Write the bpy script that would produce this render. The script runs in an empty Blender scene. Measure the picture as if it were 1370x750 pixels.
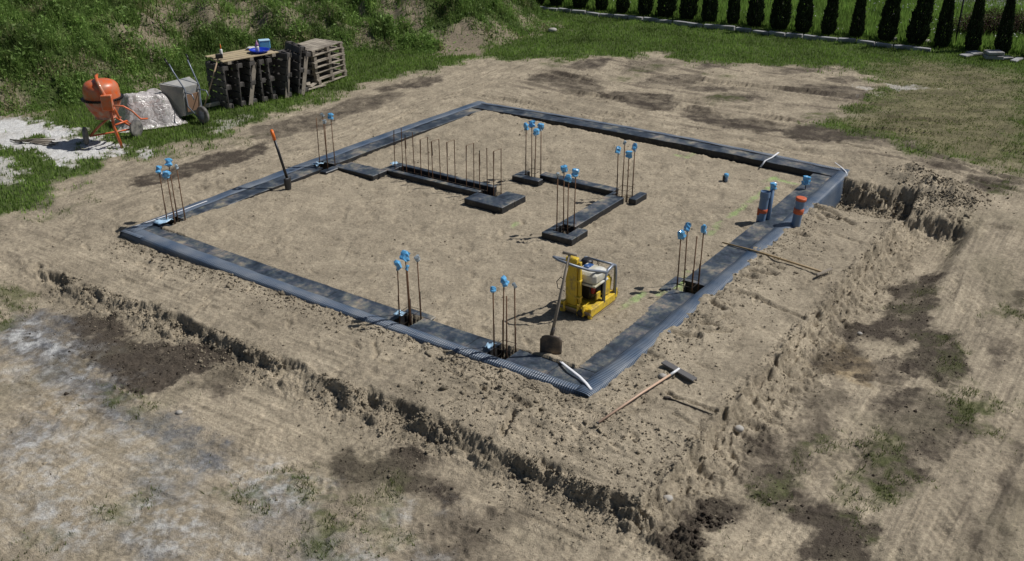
import bpy, math, random
import numpy as np
from mathutils import Vector, Matrix
random.seed(7)
RNG = np.random.default_rng(11)
scene = bpy.context.scene
R = math.radians

# ------------------------------------------------------------------ camera, sky, sun, exposure
CAM_H = 6.0; PITCH = R(25.3); FPX = 1320.0
cam_d = bpy.data.cameras.new("camera"); cam = bpy.data.objects.new("camera", cam_d)
scene.collection.objects.link(cam); scene.camera = cam
cam.location = (0, 0, CAM_H); cam.rotation_euler = (R(90) - PITCH, 0, 0)
cam_d.sensor_width = 36.0; cam_d.lens = 36.0 * FPX / 1370.0
cam_d.clip_start = 0.1; cam_d.clip_end = 2000
SUN_AZ = R(13); SUN_EL = R(53)            # azimuth measured from +X towards +Y
world = bpy.data.worlds.new("World"); scene.world = world; world.use_nodes = True
wn = world.node_tree
sky = wn.nodes.new("ShaderNodeTexSky"); sky.sky_type = 'NISHITA'; sky.sun_disc = False
sky.sun_elevation = SUN_EL; sky.sun_rotation = R(90) - SUN_AZ
bg = wn.nodes["Background"]; bg.inputs[1].default_value = 0.05
wn.links.new(sky.outputs[0], bg.inputs[0])
sun_d = bpy.data.lights.new("sun", 'SUN'); sun_d.energy = 4.9; sun_d.angle = R(0.5); sun_d.color = (1.0, 0.965, 0.915)
sun = bpy.data.objects.new("sun", sun_d); scene.collection.objects.link(sun)
sd = Vector((math.cos(SUN_EL) * math.cos(SUN_AZ), math.cos(SUN_EL) * math.sin(SUN_AZ), math.sin(SUN_EL)))
sun.rotation_euler = sd.to_track_quat('Z', 'Y').to_euler()
scene.view_settings.view_transform = 'Standard'; scene.view_settings.look = 'None'
scene.view_settings.exposure = -0.22; scene.view_settings.gamma = 1; scene.view_settings.use_curve_mapping = False

# ------------------------------------------------------------------ mapping helpers
CT, ST = math.cos(PITCH), math.sin(PITCH)
def ray(x, y):
    u = x - 685.0; v = y - 375.0
    return np.array([u, FPX * CT - v * ST, -FPX * ST - v * CT])
def gp(x, y, z=0.0):
    r = ray(x, y); t = (CAM_H - z) / -r[2]
    return np.array([r[0] * t, r[1] * t])
D0 = gp(787, 525)
EP = gp(168, 309) - D0; EP = EP / np.linalg.norm(EP)
EQ = np.array([EP[1], -EP[0]])
HOUSE_ROT = math.atan2(EQ[1], EQ[0])      # house frame: local x = q, local y = p
def hw(p, q):                               # house coords to world
    return D0 + EP * p + EQ * q
def to_h(x, y):
    dx = x - D0[0]; dy = y - D0[1]
    return dx * EP[0] + dy * EP[1], dx * EQ[0] + dy * EQ[1]
PL, QL = 8.55, 9.46

# ------------------------------------------------------------------ noise
def _h(ix, iy, seed):
    h = (ix.astype(np.int64) * 374761393 + iy.astype(np.int64) * 668265263 + seed * 974634777) & 0xFFFFFFFF
    h = ((h ^ (h >> 13)) * 1274126177) & 0xFFFFFFFF
    h = h ^ (h >> 16)
    return (h & 0xFFFF).astype(np.float32) / 65535.0
def perlin(x, y, seed=0):
    x = np.asarray(x, dtype=np.float64); y = np.asarray(y, dtype=np.float64)
    x0 = np.floor(x); y0 = np.floor(y); fx = (x - x0).astype(np.float32); fy = (y - y0).astype(np.float32)
    ix = x0.astype(np.int64); iy = y0.astype(np.int64)
    u = fx * fx * fx * (fx * (fx * 6 - 15) + 10); v = fy * fy * fy * (fy * (fy * 6 - 15) + 10)
    def g(dx, dy):
        a = _h(ix + dx, iy + dy, seed) * 6.2832
        return np.cos(a) * (fx - dx) + np.sin(a) * (fy - dy)
    a = g(0, 0); b = g(1, 0); c = g(0, 1); d = g(1, 1)
    return ((a + (b - a) * u) * (1 - v) + (c + (d - c) * u) * v) * 1.5
def fbm(x, y, o=4, seed=0, gain=0.5):
    s = 0; a = 1.0; n = 0
    for i in range(o):
        s = s + a * perlin(x * (2 ** i) + 13.7 * i, y * (2 ** i) - 7.1 * i, seed + i); n += a; a *= gain
    return s / n
def sm(a, b, x):
    t = np.clip((x - a) / (b - a), 0, 1); return t * t * (3 - 2 * t)
def poly_sd(X, Y, P):                       # signed distance to polygon, inside negative
    P = np.asarray(P); d = np.full(X.shape, 1e9); ins = np.zeros(X.shape, bool); n = len(P)
    for i in range(n):
        a = P[i]; b = P[(i + 1) % n]; e = b - a
        wx = X - a[0]; wy = Y - a[1]
        t = np.clip((wx * e[0] + wy * e[1]) / (e @ e + 1e-12), 0, 1)
        d = np.minimum(d, (wx - e[0] * t) ** 2 + (wy - e[1] * t) ** 2)
        c = ((a[1] > Y) != (b[1] > Y))
        if abs(e[1]) > 1e-9:
            ins ^= c & (X < a[0] + (Y - a[1]) / e[1] * e[0])
    d = np.sqrt(d); return np.where(ins, -d, d)
def line_d(X, Y, P):
    d = np.full(X.shape, 1e9)
    for i in range(len(P) - 1):
        a = P[i]; b = P[i + 1]; e = b - a; wx = X - a[0]; wy = Y - a[1]
        t = np.clip((wx * e[0] + wy * e[1]) / (e @ e + 1e-12), 0, 1)
        d = np.minimum(d, (wx - e[0] * t) ** 2 + (wy - e[1] * t) ** 2)
    return np.sqrt(d)

def box_of(X, Y, P, m):
    P = np.asarray(P)
    return (X > P[:, 0].min() - m) & (X < P[:, 0].max() + m) & (Y > P[:, 1].min() - m) & (Y < P[:, 1].max() + m)

def G(pts, ox=0, oy=0, s=1.0):              # outline traced on the photograph, laid on the ground plane
    return [gp(ox + x / s, oy + y / s, -0.1) for x, y in pts]

# ------------------------------------------------------------------ terrain height
BANK = np.array([gp(*a) for a in ((-420, 240), (0, 152), (110, 136), (215, 112), (275, 92), (360, 78), (480, 66), (590, 68), (680, 52), (735, 36))] + [np.array([1.2, 33.5]), np.array([0.2, 36]), np.array([-2, 60]), np.array([-60, 60]), np.array([-60, 16])])
INNER = [  # p0, p1, q0, q1 of the inner footings, ground is cut away under them
    (7.08, 7.98, 4.22, 4.62), (4.7, 7.22, 4.62, 5.08), (4.18, 4.98, 4.22, 4.9), (4.42, 5.0, 5.72, 6.02),
    (2.95, 4.6, 6.02, 6.22), (2.58, 3.0, 5.9, 6.3), (2.78, 3.08, 4.2, 5.86), (2.52, 3.06, 3.76, 4.2)]
GROOVES = [  # polyline on the photo, width m, depth m
    ([(985, 397), (1010, 404), (1040, 418), (1074, 430)], .05, .04),
    ([(893, 533), (905, 540), (925, 547), (955, 557)], .035, .045),
    ([(671, 606), (673, 590), (680, 573), (687, 558)], .045, .06),
    ([(884, 486), (860, 478)], .05, .03),
    ([(1025, 360), (1046, 366)], .05, .04), ([(1000, 361), (1012, 362)], .06, .04), ([(990, 376), (1010, 378)], .07, .05),
    ([(1005, 370), (1035, 374)], .06, .05), ([(950, 412), (967, 422)], .06, .06), ([(941, 440), (955, 443)], .08, .06),
    ([(900, 453), (933, 458)], .07, .05), ([(920, 432), (948, 434)], .05, .04), ([(938, 452), (975, 451)], .05, .04),
    ([(1080, 282), (1110, 290), (1140, 305)], .07, .06), ([(1060, 318), (1078, 322)], .07, .06), ([(1092, 290), (1120, 300)], .05, .05),
    ([(1040, 292), (1060, 310)], .05, .05), ([(1118, 320), (1150, 330)], .04, .03),
    ([(650, 478), (700, 500), (740, 520)], .04, .02), ([(500, 465), (505, 480), (500, 490)], .04, .03),
    ([(685, 540), (705, 550)], .06, .05), ([(640, 520), (655, 535)], .04, .03), ([(600, 500), (625, 515)], .04, .025),
    ([(900, 560), (935, 580)], .04, .03), ([(480, 180), (520, 168), (560, 150)], .06, .03),
    ([(1190, 585), (1110, 660)], .04, .012), ([(895, 612), (960, 648), (1040, 677), (1110, 692), (1150, 705)], .06, -.014),
    ([(1370, 615), (1340, 680), (1310, 740)], .07, -.02), ([(690, 695), (780, 735)], .04, .02),
    ([(1060, 490), (1110, 500), (1200, 520)], .05, .025), ([(820, 160), (880, 150), (960, 155)], .06, .03),
    ([(1000, 190), (1050, 205), (1085, 203)], .06, .04), ([(1120, 195), (1160, 205)], .08, .05),
    ([(1370, 250), (1320, 235), (1260, 215), (1210, 200)], .09, .04), ([(1370, 263), (1300, 243), (1240, 222)], .08, .03),
    ([(640, 118), (690, 108), (760, 116)], .08, .03), ([(600, 125), (660, 135)], .06, .03),
    ([(1000, 102), (1060, 108), (1150, 104)], .08, .04), ([(860, 130), (930, 142), (1000, 150)], .08, .04),
]
def terrain(X, Y, detail=True):
    X = np.asarray(X, float); Y = np.asarray(Y, float)
    p, q = to_h(X, Y)
    # irregular cut lines
    w1 = 0.12 * perlin(p * .9, q * .9, 3) + 0.16 * perlin(p * 2.4, q * 4, 4) + (0.05 * perlin(p * 6, q * 18, 5) + .03 * perlin(p * 21, q * 50, 6) if detail else 0)
    w2 = 0.07 * perlin(p * 1.1, q * 1.1, 23) + 0.07 * perlin(p * 8, q * 4.5, 24) + (0.05 * perlin(p * 22, q * 9, 25) if detail else 0)
    zin = -.022 - .082 * sm(.3, 3.8, q) * (1 - .6 * sm(6.0, 8.8, q)) - .07 * sm(6, 9, q) * sm(7, 1, p) + .045 * sm(6.8, 7.9, p) + .07 * sm(1.9, .5, p) * sm(8.2, 6.5, q)
    # plateau around the house
    zo = -0.028 - 0.075 * sm(4.5, 8.7, p) * (1 - sm(-.2, .3, q)) + .02 * perlin(p * 2.2, q * 2.2, 33) * sm(-1, -.1, q) * (q < .3)
    zo = zo + 0.025 * sm(8.4, 8.9, p)
    zo = np.where(q > QL, -0.03 + 0 * p, zo)
    # sand heaped against the right wall
    zo = zo + sm(-1.0, -.15, p) * sm(.4, -.1, p) * (.004 + .02 * sm(0.5, 2.5, q) + .03 * perlin(p * 1.5, q * 1.5, 31) + .02 * perlin(p * 7, q * 7, 32))
    inside = (p > 0.2) & (p < PL - .2) & (q > 0.2) & (q < QL - .2)
    z = np.where(inside, zin, zo)
    # trench
    e1 = -1.38 + w1 - q
    steep = 0.12 + 0.85 * sm(-.25, .3, perlin(p * 1.1, q * 0.3, 8) + .5 * perlin(p * 4, q * .6, 18))
    L1 = steep * sm(-.02, .15, e1) + (1 - steep) * sm(-.02, .38, e1)
    L1 = L1 * (1 - sm(7.6, 9.8, p)) 
    e2 = -1.40 + w2 - p
    L2 = 0.42 * sm(0, .08, e2) + 0.58 * sm(0, .36, e2)
    # ledge at the far right
    ql = 9.06 - 0.85 * sm(-1.36, -1.5, p)
    e3 = ql + 0.8 * w2 - q
    e3 = e3 + .10 * perlin(p * 4, q * 12, 28) + .06 * perlin(p * 9, q * 30, 29)
    L3 = 0.7 * sm(-.02, .3, e3) + .3 * sm(0, .65, e3)
    fade = sm(-2.25, -2.6, p)
    L3 = L3 * (1 - fade) + fade * (1 - sm(4.0, 8.6, q + 0.2 * w1))
    L2 = L2 * L3
    L = np.maximum(L1, L2)
    depth = 0.19 + (0.09 + .10 * sm(0, 8, q)) * sm(-1.3, -1.5, p) * sm(-2.6, -.6, q) + .05 * sm(3, -1, p) * sm(.2, -1.2, q)
    depth = depth + 0.03 * perlin(p * .5, q * .5, 9)
    Lc = sm(7.3, 8.9, q) * L3 * sm(.12, 0.0, p)      # dug down in front of the far corner
    z = z - depth * L
    z = np.minimum(z, np.where(Lc > 0.01, -0.06 - 0.42 * Lc, 9))
    lowered = np.maximum(L, Lc)
    # clods and crumble on the cut faces
    if detail:
        band = np.clip(sm(-.05, .05, e1) * (1 - sm(.25, .75, e1)) * (1 - sm(7.9, 9.6, p)), 0, 1)
        band2 = sm(-.15, .05, e2) * (1 - sm(.4, .75, e2)) * L3 * (q > -1.6)
        band3 = sm(-.3, .05, e3) * (1 - sm(.4, .8, e3)) * (p < 0.1) * (1 - fade)
        bd = np.maximum(np.maximum(band, band2), band3)
        cl = .9 * np.abs(perlin(p * 4.5, q * 6, 41)) + .6 * np.abs(perlin(p * 19, q * 19, 42)) + .35 * np.abs(perlin(p * 37, q * 37, 43))
        cl = cl + .3 * np.abs(perlin(p * 60, q * 60, 45)) * (Y < 16)
        z = z + bd * ((0.065 * band + .05 * np.maximum(band2, band3)) * cl - 0.022)
        # vertical runnels on the right cut
        z = z + band2 * (0.05 * perlin(q * 5, p * 2.2, 44) + .035 * perlin(q * 13, p * 6, 46) + .02 * perlin(q * 29, p * 20, 47))
    # soil heap past the ledge
    mq = 9.85 - 0.75 * sm(-.6, -2.3, p)
    md = ((q - mq) / 0.45) ** 2 + (np.clip(np.abs(p + 1.55) - .5, 0, 9) / .4) ** 2
    heap = np.exp(-md) * (q > ql + .0)
    z = z + heap * (0.20 + (0.13 * perlin(p * 3.5, q * 3.5, 50) + .06 * np.abs(perlin(p * 10, q * 10, 51)) if detail else 0))
    # embankment
    bdst = -poly_sd(X, Y, BANK) if X.size < 5e6 else 0
    b = np.clip(bdst + 0.5 * perlin(X * .4, Y * .4, 60), 0, 99)
    bh = 3.1 * (1 - np.exp(-b * .22))
    if True:
        bh = bh * (1 + 0.22 * perlin(X * .33, Y * .33, 61)) + sm(.2, 1.5, b) * (0.28 * perlin(X * .9, Y * .9, 62) + (.16 * perlin(X * 2.2, Y * 2.2, 63) if detail else 0))
    z = z + bh
    # far ground drops slightly behind the kerb
    far = sm(26, 60, Y - 0.5 * (14 - X) * 0 )
    z = z + 0 * far
    # general undulation (outside the walls)
    outw = sm(0.0, 1.2, np.maximum(np.maximum(-p, p - PL), np.maximum(-q, q - QL)))
    z = z + outw * 0.035 * perlin(X * .45, Y * .45, 70)
    if detail:
        flat = 1 - np.clip(lowered * 0, 0, 1)
        # scraper / tyre streaks running round the plot
        front = sm(.6, -.6, q) * sm(-2.1, -1.0, p); right = sm(-.9, -1.5, p)
        along = fbm(p * .55, q * 5.5, 4, 81); along2 = fbm(q * .55, p * 5.5, 4, 82)
        z = z + 0.015 * front * along * (1 - right) + 0.018 * right * along2
        left = sm(PL, PL + .8, p) * (1 - front); back = sm(QL, QL + .8, q) * (1 - left)
        z = z + 0.02 * left * along2
        sw = q + 0.5 * np.sin(p * .35)
        z = z + 0.03 * back * fbm(p * .35, sw * 2.6, 4, 83)
        # trodden sand
        tr = perlin(X * 3.1, Y * 3.1, 90); tr2 = perlin(X * 7, Y * 7, 91); tr3 = perlin(X * 17, Y * 17, 92); tr4 = perlin(X * 41, Y * 41, 93)
        dent = sm(.28, .62, perlin(X * 3.7 + 5, Y * 3.0, 94))
        dent2 = sm(.30, .55, perlin(X * 6.5 + 5, Y * 5.2, 194))
        rough = 0.6 + 0.8 * sm(-.2, .5, perlin(X * .8, Y * .8, 95))
        z = z + rough * (0.009 * tr + 0.007 * tr2 + 0.006 * tr3 + .0036 * tr4 - 0.016 * dent - 0.008 * dent2)
        def prints(cell, seed, prob, ln=.135, wd=.052):
            ix = np.floor(X / cell); iy = np.floor(Y / cell)
            h = [_h(ix.astype(np.int64), iy.astype(np.int64), seed + k) for k in range(4)]
            ux = X - (ix + .5 + (h[0] - .5) * .35) * cell; uy = Y - (iy + .5 + (h[1] - .5) * .35) * cell
            a = h[2] * 6.283; u_ = ux * np.cos(a) + uy * np.sin(a); v_ = -ux * np.sin(a) + uy * np.cos(a)
            e = np.sqrt((u_ / ln) ** 2 + (v_ / (wd * (1 - .25 * (u_ > 0)))) ** 2)
            return ((1 - sm(.55, 1.15, e)) - .35 * np.exp(-((e - 1.3) / .22) ** 2)) * (h[3] < prob)
        nearw = np.exp(-((np.maximum(np.maximum(-p, p - PL), np.maximum(-q, q - QL)) - .55) / .5) ** 2)
        pr_ = prints(.44, 701, .42) + prints(.53, 711, .35)
        z = z - pr_ * np.where(inside, .017, .006 + .020 * nearw)
        for (tp, hw_) in ((-2.55, .17), (-3.95, .17), (-4.9, .2), (-6.4, .2)):
            c_ = tp + .25 * np.sin(q * .33 + tp) + .05 * q * .3; m_ = np.abs(p - c_) < hw_ + .08
            tread = np.where(np.abs(p - c_) < hw_, -.008 + .0055 * np.sin((q + np.abs(p - c_) * .9) * 2 * np.pi / .13), .010 * np.exp(-((np.abs(p - c_) - hw_ - .03) / .04) ** 2))
            z = z + np.where(m_, tread, 0) * right * sm(-.25, .25, perlin(p * .8 + tp, q * .6, 720))
        for (tq, hw_) in ((-2.5, .17), (-3.9, .17), (-5.0, .17)):
            c_ = tq + .2 * np.sin(p * .4 + tq); m_ = np.abs(q - c_) < hw_ + .08
            tread = np.where(np.abs(q - c_) < hw_, -.007 + .005 * np.sin((p + np.abs(q - c_) * .9) * 2 * np.pi / .13), .009 * np.exp(-((np.abs(q - c_) - hw_ - .03) / .04) ** 2))
            z = z + np.where(m_, tread, 0) * front * (1 - right) * sm(-.1, .35, perlin(p * .6 + tq, q * .8, 721))
        for (tq, hw_) in ((10.6, .2), (12.1, .2), (13.4, .2), (15.0, .2)):
            c_ = tq + .7 * np.sin(p * .28 + tq * .2); m_ = np.abs(q - c_) < hw_ + .12
            tread = np.where(np.abs(q - c_) < hw_, -.03 + .012 * np.sin(p * 2 * np.pi / .16), .045 * np.exp(-((np.abs(q - c_) - hw_ - .06) / .06) ** 2))
            z = z + np.where(m_, tread, 0) * back * sm(-.2, .3, perlin(p * .5 + tq, q * .5, 722))
        # small crumbs of soil
        crumb = sm(.42, .6, perlin(X * 13 + 3, Y * 13, 96)) * sm(.0, .4, perlin(X * 1.3, Y * 1.3, 97))
        crumb2 = sm(.45, .6, perlin(X * 27 + 3, Y * 27, 98)) * sm(-.1, .3, perlin(X * 1.1, Y * 1.7, 99))
        z = z + 0.016 * crumb + .009 * crumb2
        for P, w, dp in GROOVES:
            P = [gp(a, b_, -.38 if (b_ > 600 or (a > 1100 and b_ > 480)) else -.1) for a, b_ in P]
            m = box_of(X, Y, P, .4)
            if m.any():
                dd = line_d(X[m], Y[m], P) + 0.03 * perlin(X[m] * 8, Y[m] * 8, 101)
                z[m] = z[m] - dp * (1 - sm(w * .2, w, dd)) + dp * .35 * np.exp(-((dd - w * 1.5) / w) ** 2)
    # ground is cut away under the walls and inside the formwork pockets
    di = np.minimum(np.minimum(p + .06, PL + .06 - p), np.minimum(q + .06, QL + .1 - q))
    z = np.where((di > .12) & (di < .44), np.minimum(z, -.5), z)
    for a, b_, c, d_ in INNER:
        m = (p > a + .05) & (p < b_ - .05) & (q > c + .05) & (q < d_ - .05)
        z = np.where(m, np.minimum(z, -.5), z)
    return z

def tz(x, y):
    return float(terrain(np.array([x]), np.array([y]), False)[0])
def hit(px, py):                             # the ground point under a photo pixel
    r = ray(px, py); r = r / np.linalg.norm(r)
    t = np.linspace(5, 80, 3000)
    P = np.array([0, 0, CAM_H])[:, None] + r[:, None] * t
    zz = terrain(P[0], P[1], False)
    k = np.argmax(P[2] < zz)
    return np.array([P[0][k], P[1][k], zz[k]])
def HP(pts, ox=0, oy=0, s=1.0):
    return [hit(ox + x / s, oy + y / s)[:2] for x, y in pts]

# ------------------------------------------------------------------ materials
MATS = {}
def nodes_of(name):
    m = bpy.data.materials.new(name); m.use_nodes = True
    return m, m.node_tree, m.node_tree.nodes["Principled BSDF"]
def N(nt, t, **kw):
    n = nt.nodes.new(t)
    for k, v in kw.items(): setattr(n, k, v)
    return n
def mat(name, col, rough=.6, metal=0, var=.18, scale=12, bump=.0, dirt=None, dirt_amt=.35, dirt_scale=4, coat=0, trans=0, alpha=1, spec=None, bscale=None):
    if name in MATS: return MATS[name]
    m, nt, b = nodes_of(name)
    tc = N(nt, 'ShaderNodeTexCoord'); no = N(nt, 'ShaderNodeTexNoise'); no.inputs['Scale'].default_value = scale; no.inputs['Detail'].default_value = 6
    nt.links.new(tc.outputs['Object'], no.inputs['Vector'])
    mx = N(nt, 'ShaderNodeMix', data_type='RGBA')
    mx.inputs[6].default_value = tuple(c * (1 - var) for c in col) + (1,); mx.inputs[7].default_value = tuple(min(1, c * (1 + var)) for c in col) + (1,)
    nt.links.new(no.outputs['Fac'], mx.inputs[0]); out = mx.outputs[2]
    if dirt is not None:
        n2 = N(nt, 'ShaderNodeTexNoise'); n2.inputs['Scale'].default_value = dirt_scale; n2.inputs['Detail'].default_value = 8; n2.inputs['Roughness'].default_value = .65
        nt.links.new(tc.outputs['Object'], n2.inputs['Vector'])
        mr = N(nt, 'ShaderNodeMapRange'); mr.inputs[1].default_value = .62 - dirt_amt * .5; mr.inputs[2].default_value = .8 - dirt_amt * .35
        nt.links.new(n2.outputs['Fac'], mr.inputs[0])
        m2 = N(nt, 'ShaderNodeMix', data_type='RGBA'); m2.inputs[7].default_value = tuple(dirt) + (1,)
        nt.links.new(mr.outputs[0], m2.inputs[0]); nt.links.new(out, m2.inputs[6]); out = m2.outputs[2]
    nt.links.new(out, b.inputs['Base Color'])
    b.inputs['Roughness'].default_value = rough; b.inputs['Metallic'].default_value = metal
    if coat: b.inputs['Coat Weight'].default_value = coat
    if trans: b.inputs['Transmission Weight'].default_value = trans
    if alpha < 1: b.inputs['Alpha'].default_value = alpha
    if spec is not None: b.inputs['Specular IOR Level'].default_value = spec
    if bump:
        bp = N(nt, 'ShaderNodeBump'); bp.inputs['Strength'].default_value = bump; bp.inputs['Distance'].default_value = .01
        n3 = N(nt, 'ShaderNodeTexNoise'); n3.inputs['Scale'].default_value = bscale or scale * 3; n3.inputs['Detail'].default_value = 5
        nt.links.new(tc.outputs['Object'], n3.inputs['Vector'])
        nt.links.new(n3.outputs['Fac'], bp.inputs['Height']); nt.links.new(bp.outputs[0], b.inputs['Normal'])
    MATS[name] = m; return m

def ground_material():
    m, nt, b = nodes_of("bare_soil_and_turf")
    at = N(nt, 'ShaderNodeAttribute', attribute_name='soil')
    tc = N(nt, 'ShaderNodeTexCoord')
    n1 = N(nt, 'ShaderNodeTexNoise'); n1.inputs['Scale'].default_value = 22; n1.inputs['Detail'].default_value = 10; n1.inputs['Roughness'].default_value = .72
    n2 = N(nt, 'ShaderNodeTexNoise'); n2.inputs['Scale'].default_value = 90; n2.inputs['Detail'].default_value = 6
    nt.links.new(tc.outputs['Object'], n1.inputs['Vector']); nt.links.new(tc.outputs['Object'], n2.inputs['Vector'])
    mr = N(nt, 'ShaderNodeMapRange'); mr.inputs[1].default_value = .3; mr.inputs[2].default_value = .7; mr.inputs[3].default_value = .66; mr.inputs[4].default_value = 1.32
    nt.links.new(n1.outputs['Fac'], mr.inputs[0])
    mr2 = N(nt, 'ShaderNodeMapRange'); mr2.inputs[1].default_value = .3; mr2.inputs[2].default_value = .7; mr2.inputs[3].default_value = .82; mr2.inputs[4].default_value = 1.18
    nt.links.new(n2.outputs['Fac'], mr2.inputs[0])
    mu = N(nt, 'ShaderNodeMath', operation='MULTIPLY'); nt.links.new(mr.outputs[0], mu.inputs[0]); nt.links.new(mr2.outputs[0], mu.inputs[1])
    sc = N(nt, 'ShaderNodeVectorMath', operation='SCALE'); nt.links.new(at.outputs['Color'], sc.inputs[0]); nt.links.new(mu.outputs[0], sc.inputs['Scale'])
    nt.links.new(sc.outputs[0], b.inputs['Base Color'])
    b.inputs['Roughness'].default_value = .95; b.inputs['Specular IOR Level'].default_value = .15
    bp = N(nt, 'ShaderNodeBump'); bp.inputs['Strength'].default_value = .9; bp.inputs['Distance'].default_value = .022
    ad = N(nt, 'ShaderNodeMath', operation='ADD'); nt.links.new(n1.outputs['Fac'], ad.inputs[0]); nt.links.new(n2.outputs['Fac'], ad.inputs[1])
    nt.links.new(ad.outputs[0], bp.inputs['Height']); nt.links.new(bp.outputs[0], b.inputs['Normal'])
    return m

def leaf_material(name, attr='tint', rough=.6, transl=.4):
    m, nt, b = nodes_of(name)
    at = N(nt, 'ShaderNodeAttribute', attribute_name=attr)
    nt.links.new(at.outputs['Color'], b.inputs['Base Color']); b.inputs['Roughness'].default_value = rough
    b.inputs['Specular IOR Level'].default_value = .25
    tr = N(nt, 'ShaderNodeBsdfTranslucent'); nt.links.new(at.outputs['Color'], tr.inputs['Color'])
    ms = N(nt, 'ShaderNodeMixShader'); ms.inputs[0].default_value = transl
    out = nt.nodes['Material Output']
    nt.links.new(b.outputs[0], ms.inputs[1]); nt.links.new(tr.outputs[0], ms.inputs[2]); nt.links.new(ms.outputs[0], out.inputs[0])
    return m

# ------------------------------------------------------------------ object helpers
def link(o): scene.collection.objects.link(o); return o
def tag(o, label=None, cat=None, group=None, kind=None):
    if label: o['label'] = label
    if cat: o['category'] = cat
    if group: o['group'] = group
    if kind: o['kind'] = kind
    return o
def thing(name, label, cat, loc=(0, 0, 0), rz=0, group=None, rx=0, ry=0):
    o = link(bpy.data.objects.new(name, None)); o.empty_display_size = .1
    o.location = loc; o.rotation_euler = (rx, ry, rz); return tag(o, label, cat, group)
class MB:
    def __init__(s): s.v = []; s.f = []; s.mi = []; s.cur = 0; s.M = Matrix()
    def add(s, vs, fs):
        n = len(s.v); s.v += [tuple(s.M @ Vector(v)) for v in vs]; s.f += [tuple(i + n for i in f) for f in fs]; s.mi += [s.cur] * len(fs); return s
    def box(s, c, d, rot=None, bev=0.0):
        hx, hy, hz = d[0] / 2, d[1] / 2, d[2] / 2; c = Vector(c)
        Rm = Matrix() if rot is None else (rot if isinstance(rot, Matrix) else Matrix.Rotation(rot, 4, 'Z'))
        if bev <= 0:
            vs = [(x, y, z) for z in (-hz, hz) for y in (-hy, hy) for x in (-hx, hx)]
            fs = [(0, 2, 3, 1), (4, 5, 7, 6), (0, 1, 5, 4), (2, 6, 7, 3), (0, 4, 6, 2), (1, 3, 7, 5)]
        else:
            b = min(bev, hx * .45, hy * .45, hz * .45); vs = []; fs = []
            # 24-vertex chamfered box
            idx = {}
            for sx in (-1, 1):
                for sy in (-1, 1):
                    for sz in (-1, 1):
                        for a in range(3):
                            v = [sx * hx, sy * hy, sz * hz]
                            for k in range(3):
                                if k != a: v[k] -= (sx, sy, sz)[k] * b
                            idx[(sx, sy, sz, a)] = len(vs); vs.append(tuple(v))
            for a in range(3):
                o1, o2 = (a + 1) % 3, (a + 2) % 3
                for sg in (-1, 1):
                    q = []
                    for u, w in ((-1, -1), (1, -1), (1, 1), (-1, 1)):
                        k = [0, 0, 0]; k[a] = sg; k[o1] = u; k[o2] = w; q.append(idx[(k[0], k[1], k[2], a)])
                    fs.append(tuple(q if sg > 0 else q[::-1]))
            for a in range(3):
                o1, o2 = (a + 1) % 3, (a + 2) % 3
                for u in (-1, 1):
                    for w in (-1, 1):
                        k1 = [0, 0, 0]; k1[a] = -1; k1[o1] = u; k1[o2] = w; k2 = list(k1); k2[a] = 1
                        q = [idx[(*k1, o1)], idx[(*k2, o1)], idx[(*k2, o2)], idx[(*k1, o2)]]
                        fs.append(tuple(q if u * w > 0 else q[::-1]))
            for sx in (-1, 1):
                for sy in (-1, 1):
                    for sz in (-1, 1):
                        t = [idx[(sx, sy, sz, a)] for a in range(3)]
                        fs.append(tuple(t if sx * sy * sz > 0 else t[::-1]))
        return s.add([tuple(c + (Rm @ Vector(v))) for v in vs], fs)
    def tube(s, pts, r, n=8, cap=True):
        pts = [Vector(p) for p in pts]; rs = r if isinstance(r, (list, tuple)) else [r] * len(pts); vs = []; fs = []
        t0 = (pts[1] - pts[0]).normalized(); u = t0.orthogonal().normalized()
        for i, p in enumerate(pts):
            t = ((pts[min(i + 1, len(pts) - 1)] - pts[max(i - 1, 0)])).normalized()
            u = (u - t * u.dot(t)).normalized(); w = t.cross(u)
            for k in range(n):
                a = 2 * math.pi * k / n; vs.append(tuple(p + (u * math.cos(a) + w * math.sin(a)) * rs[i]))
        for i in range(len(pts) - 1):
            for k in range(n):
                a = i * n + k; b = i * n + (k + 1) % n; fs.append((a, b, b + n, a + n))
        if cap: fs.append(tuple(range(n - 1, -1, -1))); fs.append(tuple(range((len(pts) - 1) * n, len(pts) * n)))
        return s.add(vs, fs)
    def lathe(s, prof, c=(0, 0, 0), n=24, axis=None, cap=True, sx=1, sy=1):
        vs = []; fs = []; c = Vector(c); Q = Vector((0, 0, 1)).rotation_difference(Vector(axis)).to_matrix() if axis else Matrix.Identity(3)
        for (r, z) in prof:
            for k in range(n):
                a = 2 * math.pi * k / n; vs.append(tuple(c + Q @ Vector((r * math.cos(a) * sx, r * math.sin(a) * sy, z))))
        for i in range(len(prof) - 1):
            for k in range(n):
                a = i * n + k; b = i * n + (k + 1) % n; fs.append((a, b, b + n, a + n))
        if cap: fs.append(tuple(range(n - 1, -1, -1))); fs.append(tuple(range((len(prof) - 1) * n, len(prof) * n)))
        return s.add(vs, fs)
    def prism(s, pts, vec):
        n = len(pts); vec = Vector(vec); vs = [tuple(p) for p in pts] + [tuple(Vector(p) + vec) for p in pts]
        fs = [tuple(range(n - 1, -1, -1)), tuple(range(n, 2 * n))] + [(i, (i + 1) % n, n + (i + 1) % n, n + i) for i in range(n)]
        return s.add(vs, fs)
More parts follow.
